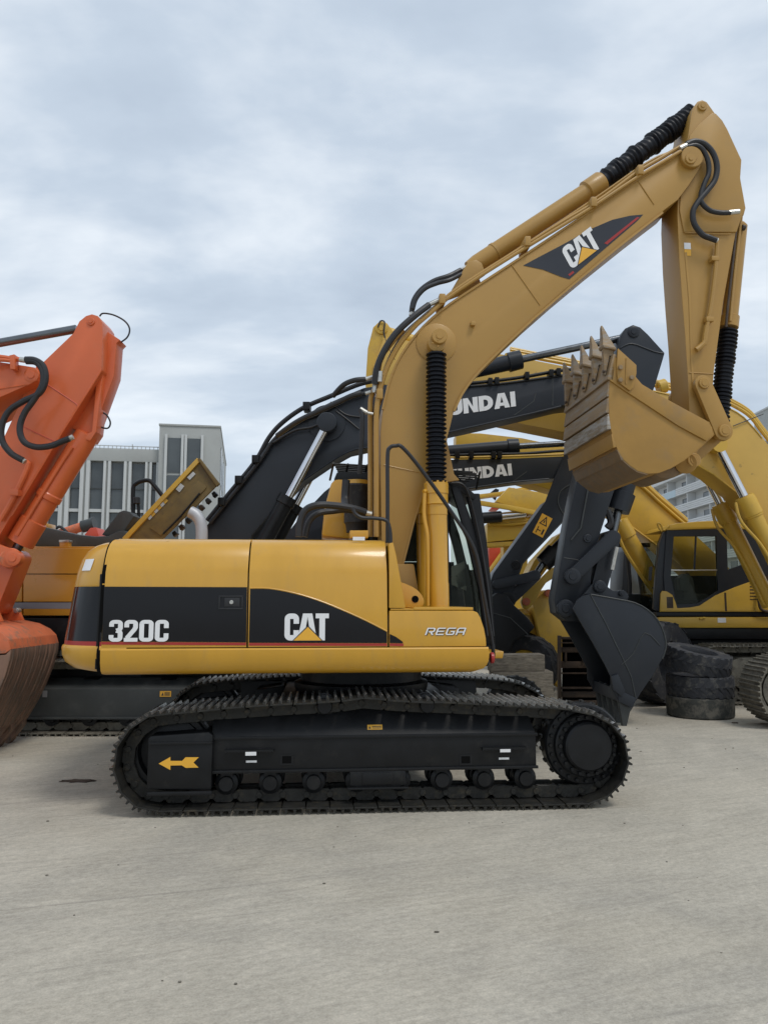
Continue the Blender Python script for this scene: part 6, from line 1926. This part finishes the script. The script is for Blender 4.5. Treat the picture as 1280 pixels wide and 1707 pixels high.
mk('body', prism(LB.poly([(40, 894), (180, 894), (180, 1124), (40, 1124)], .3), .3, 1.5, .05), 'orange', E11)

NF = Frame(5.4, 17.5, 0)
E12 = thing('yellow_excavator', 'distant excavator cab with dark glass just left of the yellow cab', 'excavator', NF)
cbn = part_empty('cab', E12)
fp(NF, [(1036, 1010), (1040, 918), (1046, 908), (1110, 905), (1112, 1010)], -.1, .9, 'shell', 'slate_paint', cbn, .03)
mk('pane', prism(NF.poly([(1046, 990), (1049, 920), (1106, 918), (1106, 990)], -.11), -.115, -.102, 0), 'window_glass', cbn)
fp(NF, [(1030, 1010), (1140, 1010), (1140, 1050), (1030, 1050)], -.5, 1.2, 'deck', 'yellow_far', E12, .03)
fp(NF, [(1020, 1052), (1140, 1052), (1140, 1118), (1020, 1118)], -.6, 1.2, 'undercarriage', 'black_paint', E12, .05)

# ------------------------------------------------------------------ buildings
def Y0(F, px, py, y): return F.p(px, py, y)
BF = Frame(-14.0, 46.0, R(10))
OB = thing('office_building', 'grey office building with tall dark windows and a taller block at its right end', 'building', BF)
def bx_(px, y=0): return BF.p(px, 800, y).x
def bz_(py, px=200, y=0): return BF.p(px, py, y).z
zr, zw, zf2, zf2b = bz_(748), bz_(769), bz_(850), bz_(855)
xl, xt = bx_(-420), bx_(265)
mk('wall', box((xl, .35, 0), (xt, 14, zr)), 'wall_grey', OB)
mk('parapet', box((xl, -.05, zw), (xt - .01, .34, zr - .02), .02), 'wall_grey', OB)
floors = [zw - k * (zw - zf2b) for k in range(4)]
cols = [215, 275, 340, 420, 470, 548, 600, 682, 728, 752]
colp = [(60 + a / 3.765) for a in cols]
# lower storeys and columns repeat to the left
wins = [(colp[0] - 34, colp[0] - 18), (colp[0], colp[1]), (colp[2], colp[3]), (colp[4], colp[5]), (colp[6], colp[7]), (colp[8], colp[9])]
px0 = colp[0] - 34
while px0 > -400:
    px0 -= 34.5
    wins.insert(0, (px0, px0 + 20))
prev = xl
zf = [zw]
hfl = zw - bz_(852)
while zf[-1] - hfl > 0: zf.append(zf[-1] - hfl)
zf.append(0)
for (a, c_) in wins:
    xa, xb = bx_(a), bx_(c_)
    xm = (prev + xa) / 2
    # pair of fins between window columns
    mk('pillar', box((prev + .02, -.12, 0), (xm - .06, .33, zw - .01), .01), 'wall_pale', OB)
    mk('pillar', box((xm + .06, -.12, 0), (xa - .02, .33, zw - .01), .01), 'wall_pale', OB)
    mk('pillar_recess', box((xm - .06, .02, 0), (xm + .06, .33, zw - .01)), 'wall_grey', OB)
    for k in range(len(zf) - 1):
        t_, b_ = zf[k], max(zf[k + 1], .3)
        if k: 
            mk('floor_band', box((xa - .02, -.02, t_ - .08), (xb + .02, .33, t_ + .1)), 'wall_pale', OB)
        zmid = b_ + (t_ - b_) * .45
        wn_ = part_empty('window', OB)
        mk('pane', box((xa, .24, b_ + .12), (xb, .27, zmid - .03)), 'window_glass', wn_)
        mk('pane', box((xa, .22, zmid + .03), (xb, .25, t_ - .1)), 'window_glass', wn_)
        mk('transom', box((xa, .16, zmid - .03), (xb, .28, zmid + .03)), 'grey_panel', wn_)
    prev = xb
mk('pillar', box((prev + .02, -.12, 0), (xt - .03, .33, zw - .01), .01), 'wall_pale', OB)
# rooftop railing
bb = B()
zra = bz_(738.5)
for k in range(90):
    xx = xl + (xt - xl) * k / 90
    box((xx, .9, zr), (xx + .04, .94, zra), 0, bb)
for zz in (zra, (zra + zr) / 2):
    box((xl, .9, zz - .025), (xt, .94, zz + .025), 0, bb)
o = mk('roof_railing', bb, 'wall_pale', OB); o['kind'] = 'stuff'
mk('roof_mast', box((bx_(214), .9, zr), (bx_(214) + .06, .96, bz_(735))), 'fitting', OB)
# tower block
xt1 = bx_(366); ztw = bz_(714, 300)
tw = part_empty('tower_block', OB)
mk('tower_wall', box((xt, -.6, 0), (xt1, 13, ztw), .03), 'wall_grey', tw)
mk('tower_coping', box((xt - .04, -.66, ztw), (xt1 + .04, 13.04, ztw + .12), .02), 'wall_grey', tw)
for a, c_ in ((278, 300), (311, 333)):
    xa, xb = BF.p(a, 800, -.6).x, BF.p(c_, 800, -.6).x
    zt_ = BF.p(300, 729, -.6).z
    for xx in (xa - .17, xb + .02):
        mk('tower_fin', box((xx, -.78, 0), (xx + .15, -.61, zt_ + .15), .01), 'wall_pale', tw)
    k = 0; z1 = zt_
    while z1 > 1:
        z0 = max(.3, z1 - 2.2)
        mk('tower_window', box((xa, -.64, z0 + .05), (xb, -.605, z1 - .05)), 'window_glass', tw)
        z1 -= 2.25
for k in range(3):       # windows of the side face
    yy = 1.0 + k * 2.6
    for j in range(4):
        z1 = bz_(735) - j * 2.6
        mk('side_window', box((xt1 + .002, yy, z1 - 2.3), (xt1 + .03, yy + 1.2, z1)), 'window_glass', tw)
mk('rear_wing', box((xt1 - .2, 13.1, 0), (xt1 + .1, 34, bz_(790))), 'wall_grey', OB)

# white balcony block, running away from us
AB = thing('apartment_block', 'white apartment block with rows of slatted balconies behind the cab at right', 'building', loc=(52.8, 130, 0))
def blkz(px, py, X_=52.8):
    d = Vector((px - CXP, FPX * math.cos(PITCH) - (CYP - py) * math.sin(PITCH), FPX * math.sin(PITCH) + (CYP - py) * math.cos(PITCH)))
    t = X_ / d.x
    return (CAM + d * t)
roof = blkz(1168, 781)
zroof = roof.z
fh = 3.05
mk('core', box((1.6, -32, 0), (14, 42, zroof)), 'wall_white', AB)
mk('eaves', box((-.3, -32.3, zroof + .01), (14.3, 42.3, zroof + .9), .05), 'wall_white', AB)
mk('roof_slab', box((1.0, -31, zroof + .91), (13.5, 41, zroof + 1.6), .05), 'wall_white', AB)
mk('stair_head', box((2.0, 14, zroof + 1.61), (9, 20, zroof + 4.2), .05), 'wall_white', AB)
nb = 8
for f in range(7):
    zt_ = zroof - f * fh
    zb_ = zt_ - fh
    if zb_ < 0: break
    bal = part_empty('balcony', AB)
    mk('balcony_slab', box((0, -32, zb_ + .0), (1.6, 42, zb_ + .18)), 'wall_white', bal)
    for s_ in range(4):
        mk('balcony_slat', box((-.06, -32, zb_ - .12 + s_ * .34), (.06, 42, zb_ + .16 + s_ * .34), .02), 'wall_white', bal)
    for k in range(nb + 1):
        y = -32 + 74 * k / nb
        mk('partition', box((.08, y - .1, zb_ + .2), (1.58, y + .1, zt_ - .02)), 'wall_white', AB)
        if k < nb:
            wn_ = mk('window', box((1.54, y + 3.6, zb_ + .9), (1.59, y + 5.9, zt_ - .55)), 'window_glass', AB)
            mk('sill', box((1.48, y + 3.4, zb_ + .82), (1.6, y + 6.1, zb_ + .89)), 'wall_white', wn_)
            mk('balcony_door', box((1.54, y + .3, zb_ + .3), (1.592, y + 1.2, zt_ - .5)), 'window_glass', AB)
p = blkz(1115, 826)
mk('blue_balcony', box((-.09, p.y - 130 - 3.4, zroof - 2 * fh - .05 + fh - .1), (-.065, p.y - 130 + 2.2, zroof - fh + 1.1)), 'blue_panel', AB)
GB = thing('grey_building', 'plain pale grey building corner above the yellow boom at the right edge', 'building', loc=(66, 140, 0))
c0 = blkz(1256, 690, 66)
mk('wall', box((0, -60, 0), (14, c0.y - 140, c0.z - .3)), 'wall_grey', GB)
mk('coping', box((-.2, -60.2, c0.z - .3), (14.2, c0.y - 139.8, c0.z), .03), 'wall_pale', GB)

# ------------------------------------------------------------------ bare tree far behind
TF = Frame(-6.5, 48, 0)
TR = thing('bare_tree', 'small bare twiggy tree seen far away under the dark boom', 'tree', TF)
base = TF.p(505, 1030, 0)
tb = B()
tube([Vector((base.x, 0, 0)), Vector((base.x + .1, 0, 2.5)), Vector((base.x - .05, 0, 4.6))], .14, 7, 4, tb, 0, lambda t: 1 - .5 * t)
mk('trunk', tb, 'twig', TR)
tb = B()
rnd = random.Random(3)
for k in range(90):
    z = 3.2 + rnd.random() * 3.4
    a = rnd.random() * 6.28; l = .5 + rnd.random() * 1.0
    p0 = Vector((base.x, 0, z * .72)); p1 = p0 + Vector((math.cos(a) * l * .5, math.sin(a) * l * .5, l * .5)); p2 = p1 + Vector((math.cos(a + .5) * l * .5, math.sin(a + .5) * l * .4, l * .7))
    tube([p0, p1, p2], .022, 4, 2, tb, 0, lambda t: 1 - .6 * t)
    for j in range(3):
        q = p1 + (p2 - p1) * rnd.random(); tube([q, q + Vector((rnd.uniform(-.4, .4), rnd.uniform(-.3, .3), rnd.uniform(.1, .5)))], .011, 4, 1, tb)
o = mk('crown', tb, 'twig', TR); o['kind'] = 'stuff'

# ------------------------------------------------------------------ yard litter
bb = B()
rnd = random.Random(11)
for k in range(150):
    y = 3.2 + rnd.random() ** .7 * 9; x = rnd.uniform(-.62, .62) * y
    s = rnd.choice((.003, .004, .005, .006, .008))
    bmesh.ops.create_icosphere(bb, subdivisions=1, radius=s, matrix=Matrix.Translation((x, y, s * .4)) @ Matrix.Diagonal((1 + rnd.random(), 1, .6, 1)))
o = mk('gravel', bb, 'track_dusty'); o['kind'] = 'stuff'; o['label'] = 'loose grit scattered over the concrete yard'
TB = Frame(0, 0, 0)
def on_ground(px, py):
    d = Vector((px - CXP, FPX * math.cos(PITCH) - (CYP - py) * math.sin(PITCH), FPX * math.sin(PITCH) + (CYP - py) * math.cos(PITCH)))
    return CAM + d * (-CAM.z / d.z)
for (px, py, sx, sy, lab) in ((131, 1303, .16, .05, 'dark flattened mud patch on the concrete left of the front track'), (1226, 1206, .05, .03, 'small dark clod on the concrete beside the tyre stack')):
    p = on_ground(px, py)
    bb = B()
    bmesh.ops.create_icosphere(bb, subdivisions=3, radius=1, matrix=Matrix.Diagonal((sx, sy, .012, 1)))
    for v in bb.verts:
        n = 1 + .35 * math.sin(v.co.x * 60 + 1) * math.cos(v.co.y * 80) + .2 * math.sin(v.co.x * 130)
        v.co.x *= n; v.co.y *= n
    o = mk('mud_patch', bb, 'brown_steel'); o.location = (p.x, p.y, .004)
    o['label'] = lab; o['category'] = 'mud'
